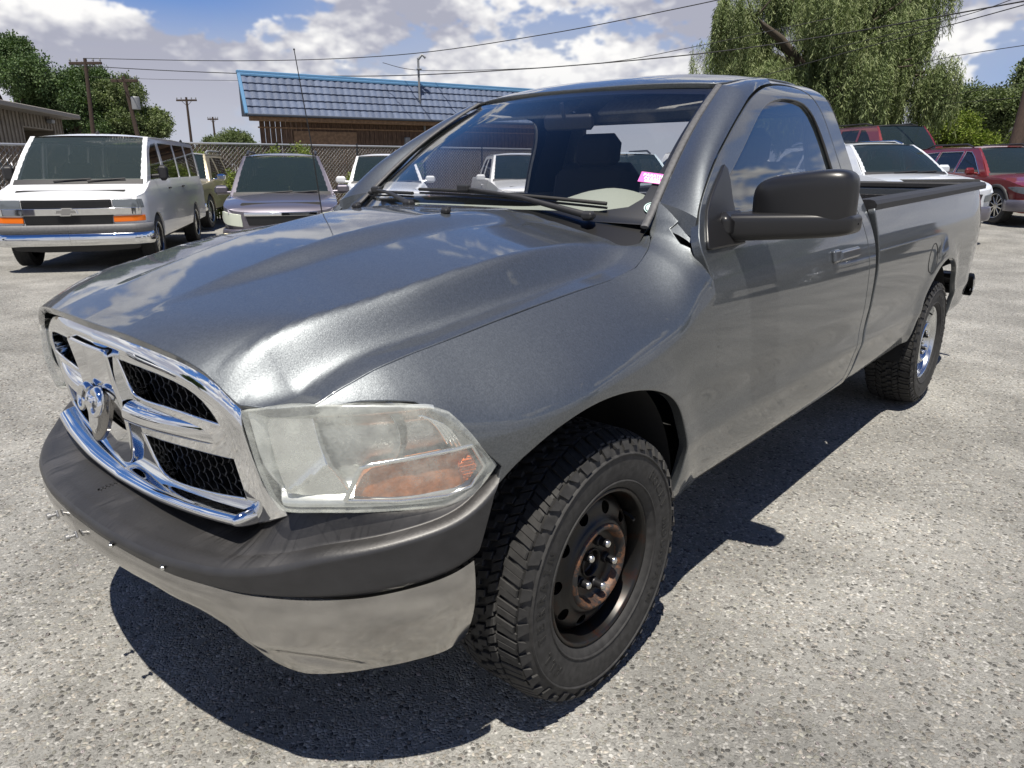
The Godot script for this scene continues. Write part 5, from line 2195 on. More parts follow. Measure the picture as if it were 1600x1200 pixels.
	var my: float = belt.at(mz) + p.get("mirror_up", .07)
	for sg in [1.0, -1.0]:
		mb = MB.new()
		var ms: Vector3 = p.get("mirror", Vector3(.24, .16, .11))
		rbox(mb, Transform3D(Basis.from_euler(Vector3(0, sg * -.15, 0)), Vector3(sg * (hw + ms.x * .5 + .01), my, mz)), ms, minf(ms.y, ms.z) * .45)
		tube(mb, [Vector3(sg * (hw - .08), my - .05, mz - .01), Vector3(sg * (hw + .06), my - .04, mz)], .03, 8)
		put("side_mirror", mb, p.get("mirror_paint", paint), t)
	# roof rails
	if p.has("rails"):
		for sg in [1.0, -1.0]:
			mb = MB.new()
			var r := []
			for k in 9:
				var z := lerpf(top - .25, rend + .15, k / 8.0)
				r.append(Vector3(sg * (xt - .04), yt + (.02 if k == 0 or k == 8 else .085), z))
			tube(mb, r, .022, 8)
			put("roof_rail", mb, p.rails, t)
	# wheels
	for ax in [fa, ra]:
		for sg in [1.0, -1.0]:
			var w := thing_part("wheel", t)
			w.transform = Transform3D(Basis(Vector3(0, 1, 0), Vector3(sg, 0, 0), Vector3(0, 0, -sg)), Vector3(sg * (hw - .12), wr, ax))
			w.scale = Vector3(wr / .36, 1, wr / .36)
			put("tyre", tyre_plain, M.tyre, w)
			mb = MB.new()
			lathe(mb, pv([[.245, .090], [.25, .108], [.243, .112], [.232, .104], [.225, .07], [.22, .02], [.05, .02], [.001, .02]]), Transform3D(), 32)
			put("rim", mb, p.get("rim_dark", M.nut_black), w)
			mb = MB.new()
			var n: int = p.get("spokes", 5)
			for k in n:
				var a := TAU * k / n
				var x := Transform3D(Basis(Vector3.UP, a), Vector3.ZERO)
				var wide: float = .34 / n
				rbox(mb, x * Transform3D(Basis.from_euler(Vector3(0, 0, -.10)), Vector3(.14, .068, 0)), Vector3(.19, .025, wide), .008)
			lathe(mb, pv([[.245, .092], [.25, .109], [.243, .113], [.236, .108], [.230, .098]]), Transform3D(), 32)
			lathe(mb, pv([[.07, .06], [.065, .085], [.05, .09], [.001, .09]]), Transform3D(), 20)
			put("spokes", mb, p.get("rim_mat", M.silver_wheel), w)
	return t


func make_cars() -> void:
	var ty := MB.new()
	lathe(ty, pv([[.245, -.08], [.25, -.10], [.29, -.118], [.33, -.112], [.352, -.09], [.36, -.06], [.36, .06], [.352, .09], [.33, .112], [.29, .118], [.25, .110], [.243, .10]]), Transform3D(), 40)
	for k in 60:
		for s in [-1, 1]:
			var a := TAU * (k + (.5 if s > 0 else 0.0)) / 60.0
			rbox(ty, Transform3D(Basis(Vector3(cos(a), 0, sin(a)), Vector3.UP, Vector3(-sin(a), 0, cos(a))), Vector3(cos(a) * .357, s * .06, sin(a) * .357)), Vector3(.012, .085, .026), .002)
	tyre_plain = ty.mesh()
	var g := "parked cars at the back of the lot"
	# white passenger van
	var van := {
		"L": 5.69, "W": 2.01, "H": 1.97, "front": 1.98, "rear": -1.45, "wheel": .37, "sill": .36, "chin": .36, "bow": .10, "corner": .22,
		"belt": [[-2.9, 1.23], [1.0, 1.24], [1.9, 1.24], [2.3, 1.14], [2.7, 1.05], [2.85, 1.00]], "prof": [[.3, -.07], [.42, -.02], [.6, .0], [.9, .0], [1.1, -.02], [1.25, -.06]],
		"cowl": 2.05, "top": 1.20, "roof_end": -2.74, "tail": -2.80, "roof_x": .84, "crown": .04, "doors": [1.62, .62, -.55],
		"windows": [[[1.78, .0], [1.30, .88], [.75, .96], [.75, .0]], [[.60, .0], [.60, .96], [-.55, .96], [-.55, .0]], [[-.64, .0], [-.64, .96], [-1.65, .96], [-1.65, .0]], [[-1.74, .0], [-1.74, .96], [-2.62, .94], [-2.66, .0]]],
		"paint": M.white_paint, "glass": M.dark_glass, "screen": M.van_screen, "dash": M.dash,
		"bumpers": [[.53, .66, .06, 1.25, false, M.grey_trim], [.355, .545, .085, 1.22, false, M.chrome], [.40, .58, .06, .95, true, M.grey_trim]],
		"nose": [["grille_top", [[-.58, .885], [.58, .885], [.58, 1.0], [-.58, 1.0]], .012, M.grille_black, false], ["grille_bottom", [[-.56, .645], [.56, .645], [.58, .80], [-.58, .80]], .012, M.grille_black, false], ["chrome_bar", [[-.98, .795], [.98, .795], [.98, .882], [-.98, .882]], .03, M.chrome, false], ["headlight", [[.60, .885], [1.02, .885], [1.0, 1.0], [.60, 1.0]], .014, M.lamp_glass, true], ["turn_signal", [[.59, .69], [1.02, .70], [1.02, .77], [.59, .765]], .016, M.amber_deep, true], ["valance", [[-.85, .26], [.85, .26], [.9, .37], [-.9, .37]], -.08, M.car_trim, false]],
		"mirror": Vector3(.16, .24, .12), "mirror_paint": M.black_plastic, "mirror_back": .42, "mirror_up": .12, "spokes": 8, "rim_mat": M.bright_steel, "handle": M.black_plastic, "group": "",
	}
	var v := car("passenger_van", "white passenger van with chrome front bumper and dark side windows", "van", Vector3(-12.15, .02, -3.85), 55.0, van)
	# emblem: a slanted cross on the chrome bar, gold plate with bright edge
	var bow := pv([[-.13, -.018], [-.062, -.018], [-.070, -.045], [.045, -.045], [.053, -.018], [.13, -.018], [.118, .022], [.062, .022], [.070, .045], [-.045, .045], [-.053, .022], [-.118, .022]])
	var mb := MB.new()
	prism(mb, grown(bow, .011), Transform3D(Basis(), Vector3(0, .84, 2.88)), .022)
	var em := put("emblem", mb, M.chrome, v)
	mb = MB.new()
	prism(mb, bow, Transform3D(Basis(), Vector3(0, .84, 2.90)), .006)
	put("emblem_plate", mb, M.emblem_grey, em)
	# grille mesh: thin crossing bars
	mb = MB.new()
	for yy in [[.895, .99], [.655, .79]]:
		for k in 34:
			var x := lerpf(-.55, .55, k / 33.0)
			var z: float = 2.862 - .10 * pow(x / 1.0, 2.0)
			for s in [-1, 1]:
				rbox(mb, Transform3D(Basis.from_euler(Vector3(0, 0, s * .6)), Vector3(x, (yy[0] + yy[1]) / 2, z)), Vector3(.006, (yy[1] - yy[0]) * 1.15, .012), .002)
	var gm := put("grille_mesh", mb, M.car_trim, v)
	gm.set_meta("kind", "stuff")
	mb = MB.new()
	rbox(mb, Transform3D(Basis(), Vector3(0, 1.985, .75)), Vector3(.05, .05, .08), .015)
	tube(mb, [Vector3(0, 2.0, .75), Vector3(0, 2.04, .72)], .006, 6)
	put("roof_aerial", mb, M.black_plastic, v)
	var suv := {
		"L": 4.62, "W": 1.80, "H": 1.70, "front": 1.42, "rear": -1.32, "wheel": .35, "sill": .30, "chin": .25,
		"belt": [[-2.4, 1.08], [0, 1.02], [.85, 1.0], [1.4, .96], [1.9, .88], [2.2, .80], [2.35, .74]],
		"cowl": 1.02, "top": .28, "roof_end": -1.95, "tail": -2.22, "doors": [.92, -.12, -1.12],
		"windows": [[[.80, .0], [.22, .92], [-.06, .96], [-.10, .0]], [[-.18, .0], [-.16, .96], [-1.02, .95], [-1.08, .0]], [[-1.18, .0], [-1.12, .95], [-1.80, .85], [-2.02, .12], [-2.0, .0]]],
		"paint": M.silver_purple, "glass": M.dark_glass, "screen": M.car_screen, "rails": M.rail_black, "group": "",
		"bumpers": [[.28, .52, .05, 1.35, false, M.silver_purple], [.32, .56, .06, 1.1, true, M.silver_purple]],
		"nose": [["grille", [[-.50, .58], [.50, .58], [.54, .72], [-.54, .72]], .01, M.grille_black, false], ["grille_bar", [[-.56, .725], [.56, .725], [.56, .77], [-.56, .77]], .025, M.chrome, false], ["headlight", [[.60, .56], [.95, .60], [1.16, .70], [1.10, .80], [.62, .74]], .02, M.milky_lamp, true], ["fog_intake", [[-.55, .32], [.55, .32], [.5, .46], [-.5, .46]], .045, M.grille_black, false]],
	}
	car("crossover", "grey purple crossover with cloudy headlights and black roof rails between van and building", "crossover", Vector3(-10.47, .0, -6.15), 56.0, suv)
	# older gold four wheel drive between the van and the crossover
	var old := suv.duplicate()
	old.merge({"L": 4.55, "W": 1.76, "H": 1.76, "belt": [[-2.3, 1.12], [0, 1.10], [.9, 1.08], [1.5, 1.04], [2.1, .98], [2.3, .93]], "paint": M.gold_paint, "wheel": .38, "sill": .42, "chin": .40, "corner": .16, "bow": .06, "cowl": .98, "top": .42, "roof_end": -2.08, "tail": -2.2, "mirror_paint": M.chrome, "rails": M.rail_grey,
		"bumpers": [[.42, .60, .07, 1.15, false, M.chrome], [.42, .60, .06, 1.0, true, M.chrome]],
		"nose": [["grille", [[-.42, .68], [.42, .68], [.42, .88], [-.42, .88]], .012, M.grille_black, false], ["headlight", [[.46, .70], [.80, .70], [.80, .88], [.46, .88]], .015, M.lamp_glass, true], ["turn_signal", [[.82, .70], [.98, .72], [.98, .86], [.82, .88]], .014, M.amber_deep, true]]}, true)
	car("four_wheel_drive", "old gold four wheel drive with chrome mirrors half hidden behind the van", "suv", Vector3(-16.96, .05, -7.34), 50.0, old)
	# white pickup next to the crossover
	var wp := suv.duplicate()
	wp.merge({"L": 5.1, "W": 1.80, "H": 1.74, "paint": M.white_paint, "wheel": .36, "belt": [[-2.6, 1.12], [0, 1.10], [.9, 1.08], [1.5, 1.03], [2.2, .96], [2.55, .90]], "corner": .2, "bow": .1, "cowl": .95, "top": .30, "roof_end": -.95, "tail": -1.15, "front": 1.62, "rear": -1.5, "doors": [.85, -.35], "windows": [[[.75, .0], [.25, .92], [-.28, .96], [-.32, .0]], [[-.40, .0], [-.40, .96], [-.82, .9], [-.95, .0]]],
		"nose": [["grille", [[-.45, .66], [.45, .66], [.48, .84], [-.48, .84]], .012, M.chrome, false], ["headlight", [[.50, .68], [.86, .68], [.86, .85], [.50, .85]], .015, M.lamp_glass, true], ["turn_signal", [[.88, .66], [1.05, .68], [1.05, .82], [.88, .84]], .014, M.amber_deep, true]]}, true)
	wp.erase("rails")
	car("small_pickup", "white pickup parked right of the grey purple crossover, partly behind the windscreen edge", "pickup truck", Vector3(-12.37, .0, -10.08), 52.0, wp)
	# cars seen through the pickup's windows
	var c2 := suv.duplicate()
	c2.merge({"paint": M.white_paint}, true)
	c2.erase("rails")
	car("crossover", "white crossover seen through the middle of the windscreen, nearest the black wipers", "crossover", Vector3(-10.6, .02, -12.9), 52.0, wp.merged({"paint": M.white_paint}, true))
	car("crossover", "pale blue white crossover seen through the windscreen left of the driver's headrest", "crossover", Vector3(-7.8, .05, -13.5), 50.0, suv.merged({"paint": M.pale_blue_paint}, true))
	car("crossover", "white crossover seen through the cab between headrest and pink permit", "crossover", Vector3(-5.6, .10, -14.2), 52.0, c2)
	# right hand row
	var wc := suv.merged({"paint": M.pearl_paint, "H": 1.63, "belt": [[-2.4, 1.14], [0, 1.08], [.85, 1.05], [1.4, 1.0], [1.9, .92], [2.2, .83], [2.35, .76]], "W": 1.88, "L": 4.75, "rails": M.silver_wheel, "crown": .03, "corner": .34, "bow": .2, "bright": true,
		"nose": [["grille", [[-.45, .50], [.45, .50], [.55, .72], [-.55, .72]], .015, M.grille_black, false], ["headlight", [[.62, .60], [1.0, .64], [1.22, .74], [.9, .75], [.62, .70]], .02, M.lamp_glass, true], ["side_lamp", [[.95, .44], [1.12, .46], [1.12, .58], [.95, .56]], .014, M.lamp_silver, true]]}, true)
	var wcar := car("crossover", "pearl white crossover with sunroof parked just behind the pickup's bed", "crossover", Vector3(-2.62, .24, -14.3), 52.0, wc)
	put("sunroof", boxed(Vector3(0, 1.627, -.35), Vector3(.9, .02, .8), .008), M.dark_glass, wcar)
	for k in 5:
		put("lamp_diode", boxed(Vector3(-.80 + k * .012, .68 - k * .035, 2.16 + k * .012), Vector3(.03, .014, .03), .005), M.white_print, wcar)
	var rc := suv.merged({"paint": M.red_paint, "H": 1.64, "W": 1.90, "L": 4.95, "front": 1.52, "rear": -1.35, "wheel": .37, "spokes": 10, "bright": true, "cladding": true, "corner": .36, "bow": .2, "rails": M.rail_black, "rim_mat": M.bright_steel,
		"nose": [["grille", [[-.5, .46], [.5, .46], [.6, .74], [-.6, .74]], .015, M.grille_black, false], ["headlight", [[.66, .62], [1.0, .65], [1.3, .76], [1.0, .78], [.68, .72]], .02, M.lamp_glass, true]]}, true)
	car("crossover", "dark red crossover with black roof rails and ten spoke wheels at the right edge", "crossover", Vector3(-1.25, .22, -19.2), 43.0, rc)
	var rb := old.merged({"paint": M.red_paint, "L": 5.1, "W": 2.0, "H": 2.02, "belt": [[-2.6, 1.34], [0, 1.30], [1.0, 1.28], [1.7, 1.22], [2.4, 1.14], [2.6, 1.08]], "cowl": 1.15, "top": .62, "roof_end": -2.3, "tail": -2.48, "front": 1.62, "rear": -1.45, "rails": M.rail_black, "mirror_paint": M.red_paint, "roof": M.rail_black}, true)
	car("large_suv", "large red suv with black roof parked under the big tree", "suv", Vector3(-4.7, .52, -22.6), 50.0, rb)
	var ds := rb.merged({"paint": M.black_paint, "rails": M.white_paint, "pillar": M.white_paint, "mirror_paint": M.black_paint}, true)
	car("large_suv", "black suv with white roof rails parked beside the leaning pole", "suv", Vector3(-.95, .38, -23.6), 12.0, ds)
	# what the paint and chrome mirror, outside the picture
	car("crossover", "silver white crossover parked ahead of the pickup, seen in its chrome", "crossover", Vector3(-8.2, .05, 7.2), 110.0, c2)
	car("large_suv", "black suv parked beyond the pickup's tail, seen in its bed side", "suv", Vector3(5.6, .12, -13.0), 300.0, ds.merged({"rails": M.rail_black, "pillar": M.black_paint}, true))
	# roof of a parked white car beyond the van, left edge
	car("parked_car", "white car behind the left fence, only its roof showing", "car", Vector3(-20.3, .0, -3.6), 100.0, c2.merged({"H": 1.78}, true))


# ---------------------------------------------------------------- buildings, fence, poles, trees
func make_background() -> void:
	make_cars()
	make_building()
	make_shed()
	make_fences()
	make_poles()
	make_trees()


func make_building() -> void:
	# local x runs along the front, z out of it
	var a := Vector3(-22.35, 0, -12.25)
	var al := Vector3(.25, 0, -.968).normalized()
	var out := Vector3(al.z, 0, -al.x) * -1.0
	var t := thing("workshop_building", "brown plank building with steep blue tiled roof edge behind the fence", "building")
	t.transform = Transform3D(Basis(al, Vector3.UP, al.cross(Vector3.UP)), a)
	if t.transform.basis.z.dot(Vector3(1, 0, 0)) < 0:
		t.transform = Transform3D(Basis(-al, Vector3.UP, (-al).cross(Vector3.UP)), a + al * 15.0)
	var flip := t.transform.basis.x.dot(al) < 0
	var len := 15.0
	var X := func(x: float) -> float: return len - x if flip else x
	var eave := 3.17
	var rise := 1.30
	var back := .50
	var g := 0.0
	put("wall", boxed(Vector3(len / 2 + (-.9 if flip else .9), (g + eave) / 2 - .2, -1.9), Vector3(len - 2.8, eave - g + .3, 3.0), .02), M.plank_brown, t)
	var mb := MB.new()
	for k in 74:
		rbox(mb, Transform3D(Basis(), Vector3(.6 + k * .188, (g + eave) / 2, -.395)), Vector3(.172, eave - g - .05, .03), .008)
	var boards := put("wall_boards", mb, M.plank_brown, t)
	boards.set_meta("kind", "stuff")
	put("boarded_window", boxed(Vector3(X.call(2.9), 2.1, -.36), Vector3(2.4, 1.15, .05), .01), M.plank_tan, t, "pale boarded window")
	put("beam", boxed(Vector3(len / 2, eave - .12, -.18), Vector3(len - .3, .16, .3), .02), M.plank_tan, t)
	put("beam", boxed(Vector3(len / 2, eave - .40, -.37), Vector3(len - .9, .05, .05), .01), M.plank_tan, t)
	put("pipe", boxed(Vector3(X.call(7.0), 2.2, -.34), Vector3(.08, 1.6, .08), .03), M.rail_grey, t)
	put("meter_box", boxed(Vector3(X.call(6.2), 2.35, -.33), Vector3(.22, .34, .14), .02), M.rail_grey, t)
	# slope under the tiles
	mb = MB.new()
	prism(mb, pv([[-.02, eave - .05], [-.02, eave + .02], [-back, eave + rise], [-back - .12, eave + rise], [-back - .12, eave - .05]]), Transform3D(Basis(Vector3(0, 0, 1), Vector3.UP, Vector3(-1, 0, 0)), Vector3(len, 0, 0)), len)
	rbox(mb, Transform3D(Basis(), Vector3(len / 2 + (-1.3 if flip else 1.3), eave + rise * .45, -2.2)), Vector3(len - 3.4, rise * .8, 2.8), .02)
	var roof := put("roof", mb, M.roof_dark, t)
	# tiles: an arched pan with a lip, five rows
	var cols := 57
	var w := len / cols
	var slope := Vector2(back, rise)
	var run := slope.length() / 5.0
	var tilt := atan2(back, rise)
	var tile := MB.new()
	sheet(tile, func(x, y):
		var wave := .030 * absf(sin(PI * (x / w + .5))) 
		return Vector3(x, y, .022 + wave - y / run * .035), -w / 2, w / 2, 6, -.02, run + .03, 2, Vector3(0, 0, -1))
	sheet(tile, func(x, q): return Vector3(x, -.02 - .002 * q, (.022 + .030 * absf(sin(PI * (x / w + .5))) + .0007) * (1.0 - q)), -w / 2, w / 2, 6, 0.0, 1.0, 1, Vector3(0, 1, 0))
	var tm := tile.mesh()
	for r in 5:
		for c in cols:
			var base := Vector3((c + .5) * w, eave + .02 + rise * r / 5.0, -back * r / 5.0 + .01)
			var o := put("roof_tile", tm, M.tile_blue[rng.randi() % 3], roof)
			o.transform = Transform3D(Basis.from_euler(Vector3(-tilt + rng.randf_range(-.012, .012), 0, rng.randf_range(-.012, .012))), base)
	# blue metal cap and edges
	mb = MB.new()
	rbox(mb, Transform3D(Basis(), Vector3(len / 2, eave + rise + .10, -back - .05)), Vector3(len + .1, .10, .16), .02)
	rbox(mb, Transform3D(Basis(), Vector3(len / 2, eave + rise + .01, -back + .03)), Vector3(len + .1, .09, .08), .02)
	put("ridge_cap", mb, M.metal_blue, t)
	for x in [0.0, len]:
		put("edge_trim", boxed(Vector3(x, eave + rise / 2 + .02, -back / 2 + .02), Vector3(.12, rise + .12, .10), .02, Vector3(-tilt, 0, 0)), M.metal_blue, t)
	put("gutter", boxed(Vector3(len / 2, eave - .02, .04), Vector3(len, .09, .1), .03), M.roof_dark, t)
	put("lamp_box", boxed(Vector3(X.call(9.6), eave + .30, .06), Vector3(.2, .22, .14), .03), M.roof_dark, t)
	# service mast
	mb = MB.new()
	var mx: float = X.call(6.75)
	tube(mb, [Vector3(mx, eave + .5, -.2), Vector3(mx, eave + 2.25, -.2)], .045, 8)
	tube(mb, [Vector3(mx, eave + 2.2, -.2), Vector3(mx + .12, eave + 2.36, -.1), Vector3(mx + .25, eave + 2.25, -.05)], .05, 8)
	rbox(mb, Transform3D(Basis(), Vector3(mx, eave + 1.85, -.14)), Vector3(.2, .06, .1), .02)
	put("service_mast", mb, M.rail_grey, t)


func make_shed() -> void:
	# tan ribbed metal building at the left edge
	var a := Vector3(-29.6, 0, -8.83)
	var b := Vector3(-20.8, 0, -2.7)
	var al := (b - a).normalized()
	var len := 12.0
	var t := thing("metal_shed", "tan ribbed metal shed with a dark open bay at the left edge", "building")
	t.transform = Transform3D(Basis(al, Vector3.UP, al.cross(Vector3.UP)), a)
	var side := 1.0 if t.transform.basis.z.dot(Vector3(2, 0, 1.6) - a) > 0 else -1.0
	put("wall", boxed(Vector3(.45, 1.75, -side * 2.0), Vector3(.9, 2.9, 4.0), .02), M.shed_tan, t)
	put("wall", boxed(Vector3(len / 2 + 1.9, 1.75, -side * 2.0), Vector3(len - 3.8, 2.9, 4.0), .02), M.shed_tan, t)
	put("wall", boxed(Vector3(2.4, 2.95, -side * 2.0), Vector3(3.0, .5, 4.0), .02), M.shed_tan, t)
	put("bay", boxed(Vector3(2.4, 1.5, -side * 1.2), Vector3(3.0, 2.4, .1), .01), M.underbody, t)
	for k in 40:
		if k * .3 > .9 and k * .3 < 3.9:
			put("wall_rib", boxed(Vector3(.1 + k * .3, 2.97, side * .015), Vector3(.05, .45, .05), .015), M.shed_tan, t)
		else:
			put("wall_rib", boxed(Vector3(.1 + k * .3, 1.75, side * .015), Vector3(.05, 2.86, .05), .015), M.shed_tan, t)
	put("roof_edge", boxed(Vector3(len / 2, 3.24, -side * 1.8), Vector3(len + .5, .16, 4.8), .03), M.shed_roof, t)
	put("flood_lamp", boxed(Vector3(1.6, 3.0, side * .14), Vector3(.3, .14, .2), .03), M.rail_grey, t)


func fence(label: String, a: Vector3, b: Vector3, h: float, slat: Material) -> void:
	var t := thing("chain_link_fence", label, "fence", a)
	var d := b - a
	var len := Vector2(d.x, d.z).length()
	t.rotation.y = atan2(-d.z, d.x)
	var rise := d.y / len
	var mb := MB.new()
	tube(mb, [Vector3(0, h, 0), Vector3(len, h + d.y, 0)], .028, 8)
	put("top_rail", mb, M.galvanised, t)
	var posts := int(len / 2.6)
	for k in posts + 1:
		var x := len * k / posts
		mb = MB.new()
		tube(mb, [Vector3(x, rise * x - .3, 0), Vector3(x, h + .04 + rise * x, 0)], .035, 8)
		tube(mb, [Vector3(x, h + .04 + rise * x, 0), Vector3(x, h + .08 + rise * x, 0)], [.036, .01], 8)
		put("post", mb, M.rail_black, t)
	mb = MB.new()
	var n := int(len / .074)
	for k in n:
		var x := (k + .5) * len / n
		var y1 := h - .05 - rng.randf() * .05
		rbox(mb, Transform3D(Basis.from_euler(Vector3(0, rng.randf_range(-.25, .25), 0)), Vector3(x, y1 / 2 + rise * x + .05, rng.randf_range(-.01, .01))), Vector3(.056, y1, .006), .002)
	var s := put("privacy_slats", mb, slat, t)
	s.set_meta("kind", "stuff")
	mb = MB.new()
	var step := .12
	for k in int((len + h) / step):
		for q in [1.0, -1.0]:
			var x0 := k * step - (h if q > 0 else 0.0)
			var p0 := Vector3(x0, .08, 0)
			var p1 := Vector3(x0 + h, h, 0)
			if q < 0:
				p0 = Vector3(x0, h, 0)
				p1 = Vector3(x0 + h, .08, 0)
			var lo := clampf((0.0 - p0.x) / (p1.x - p0.x), 0, 1)
			var hi := clampf((len - p0.x) / (p1.x - p0.x), 0, 1)
			if hi - lo > .02:
				var va := p0.lerp(p1, lo)
				var vb := p0.lerp(p1, hi)
				va.y += rise * va.x
				vb.y += rise * vb.x
				va.z = .012
				vb.z = .012
				tube(mb, [va, vb], .0035, 3, false)
	var wire := put("wire_mesh", mb, M.galvanised, t)
	wire.set_meta("kind", "stuff")


func make_fences() -> void:
	fence("chain link fence with brown slats running behind the parked cars", Vector3(-17.55, .0, -7.6), Vector3(-17.1, .0, -24.0), 2.05, M.slat_brown)
	fence("chain link fence with tan slats left behind the white van", Vector3(-15.3, .0, -1.0), Vector3(-17.6, .0, -7.1), 1.92, M.slat_tan)
	var t := thing("gate_post", "rusty brown square post with a brace where the two fences meet", "post", Vector3(-17.55, .0, -7.35))
	put("post", boxed(Vector3(0, 1.0, 0), Vector3(.24, 2.1, .24), .02), M.rust_red, t)
	var mb := MB.new()
	tube(mb, [Vector3(.05, 1.5, -.1), Vector3(.2, .2, -1.1)], .05, 6)
	put("brace", mb, M.rust_red, t)


func pole(label: String, at: Vector3, h: float, lean: Vector2, arm: float, arm_turn: float, group := "utility poles") -> Node3D:
	var t := thing("utility_pole", label, "utility pole", at, 0.0, group)
	var mb := MB.new()
	var top := Vector3(lean.x, h, lean.y)
	var called_bare := arm <= 0.0
	tube(mb, [Vector3(0, -.5, 0), top * .5, top], [.125, .11, .085] if not called_bare else [.17, .15, .12], 12)
	put("pole", mb, M.pole_wood, t)
	if arm > 0:
		var c := top * .965
		var d := Vector3(cos(arm_turn), 0, sin(arm_turn))
		put("cross_arm", boxed(c, Vector3(arm, .14, .11), .02, Vector3(0, -arm_turn, 0)), M.pole_wood, t)
		for k in [-.46, -.25, .25, .46]:
			mb = MB.new()
			lathe(mb, pv([[.02, .06], [.02, .12], [.055, .13], [.055, .17], [.03, .19], [.045, .21], [.03, .25], [.001, .26]]), Transform3D(Basis(), c + d * arm * k), 8)
			put("insulator", mb, M.rail_grey, t)
		mb = MB.new()
		for s in [-1, 1]:
			tube(mb, [top * .90, c + d * arm * .28 * s], .02, 5)
		put("brace", mb, M.pole_wood, t)
	return t


func wire(label: String, pts: Array, r: float) -> void:
	# through points, sagging between them is in the points
	var mb := MB.new()
	var o := []
	for k in pts.size() - 1:
		var a: Vector3 = pts[maxi(k - 1, 0)]
		var d: Vector3 = pts[mini(k + 2, pts.size() - 1)]
		for j in 8:
			o.append((pts[k] as Vector3).cubic_interpolate(pts[k + 1], a, d, j / 8.0))
	o.append(pts[-1])
	tube(mb, o, r, 5)
	var m := put(numbered("overhead_wire"), mb, M.rubber, self)
	tag(m, label, "wire", "overhead wires")


func make_poles() -> void:
	pole("wooden utility pole with wide crossarm rising from the left trees", Vector3(-42.3, .0, -14.3), 6.9, Vector2(.1, -.3), 1.75, -.70)
	var p2 := pole("leaning wooden utility pole with transformer right of the left trees", Vector3(-37.8, .0, -15.2), 5.75, Vector2(-.55, .35), 1.35, -.70)
	var mb := MB.new()
	lathe(mb, pv([[.001, 0], [.19, .0], [.2, .02], [.2, .55], [.19, .6], [.001, .62]]), Transform3D(Basis(), Vector3(-.15, 4.2, .1)), 14)
	put("transformer", mb, M.rail_grey, p2)
	pole("distant utility pole with two arms standing midway to the blue roof", Vector3(-60.8, .0, -28.7), 6.9, Vector2(.1, 0), 1.7, -.72)
	pole("small distant pole just left of the blue roofed building", Vector3(-74.1, .0, -37.7), 6.3, Vector2(0, 0), 1.1, -.72)
	pole("dark bare wooden pole leaning at the right edge", Vector3(-1.30, .25, -20.6), 7.6, Vector2(.30, -2.0), 0.0, 0.0)
	var P := func(px: float, py: float, d: float) -> Vector3: return ray_at((px - 800.0) / 1132.7, (600.0 - py) / 1132.7, d)
	wire("topmost long wire rising from the left pole past the roof to the big tree", [P.call(130, 91, 37), P.call(380, 95, 33), P.call(620, 86, 29), P.call(850, 54, 26), P.call(1070, 11, 23), P.call(1200, -18, 21)], .016)
	wire("long black wire crossing just above the blue roof", [P.call(130, 103, 37), P.call(300, 112, 33), P.call(560, 119, 29), P.call(800, 109, 26), P.call(1075, 86, 23), P.call(1300, 55, 21), P.call(1600, 2, 17)], .018)
	wire("thin service wire from the roof mast to the big tree", [P.call(598, 98, 27.2), P.call(660, 110, 27), P.call(820, 107, 26), P.call(960, 96, 25), P.call(1080, 74, 24), P.call(1300, 28, 22)], .011)
	wire("thin wire low between the left poles and the roof", [P.call(140, 120, 37), P.call(250, 124, 35), P.call(385, 126, 33), P.call(520, 128, 31)], .009)
	wire("wire slanting up over the right side of the big tree", [P.call(1150, 130, 25), P.call(1330, 80, 22), P.call(1504, 34, 19), P.call(1620, 2, 16)], .013)
	wire("second wire slanting up at the right edge", [P.call(1300, 76, 22), P.call(1500, 26, 19), P.call(1600, -8, 17)], .010)
	wire("thin wire right of the big tree running to the leaning pole", [P.call(1380, 110, 26), P.call(1490, 88, 22), P.call(1620, 68, 18)], .010)
	wire("lower thin wire right of the big tree", [P.call(1400, 160, 27), P.call(1480, 149, 24), P.call(1600, 129, 19)], .009)
	wire("lowest thin wire right of the big tree", [P.call(1400, 170, 27), P.call(1480, 162, 24), P.call(1600, 152, 19)], .009)


# a point at a bearing (tangent, right of the camera's heading) and slope seen from the viewpoint, at a distance
func ray_at(tx: float, up: float, d: float) -> Vector3:
	var yaw := deg_to_rad(YAW)
	var f := Vector3(sin(yaw), 0, cos(yaw))
	var r := f.cross(Vector3.UP)
	var pitch := deg_to_rad(PITCH)
	# tx, up are measured on the tilted view: up from its middle
	var fw := f * cos(pitch) + Vector3.UP * sin(pitch)
	var uu := r.cross(fw)
	var roll := deg_to_rad(ROLL)
	var rr := r * cos(roll) + uu * sin(roll)
	var u2 := uu * cos(roll) - r * sin(roll)
	return EYE + (fw + rr * tx * 1.0 + u2 * up) * d


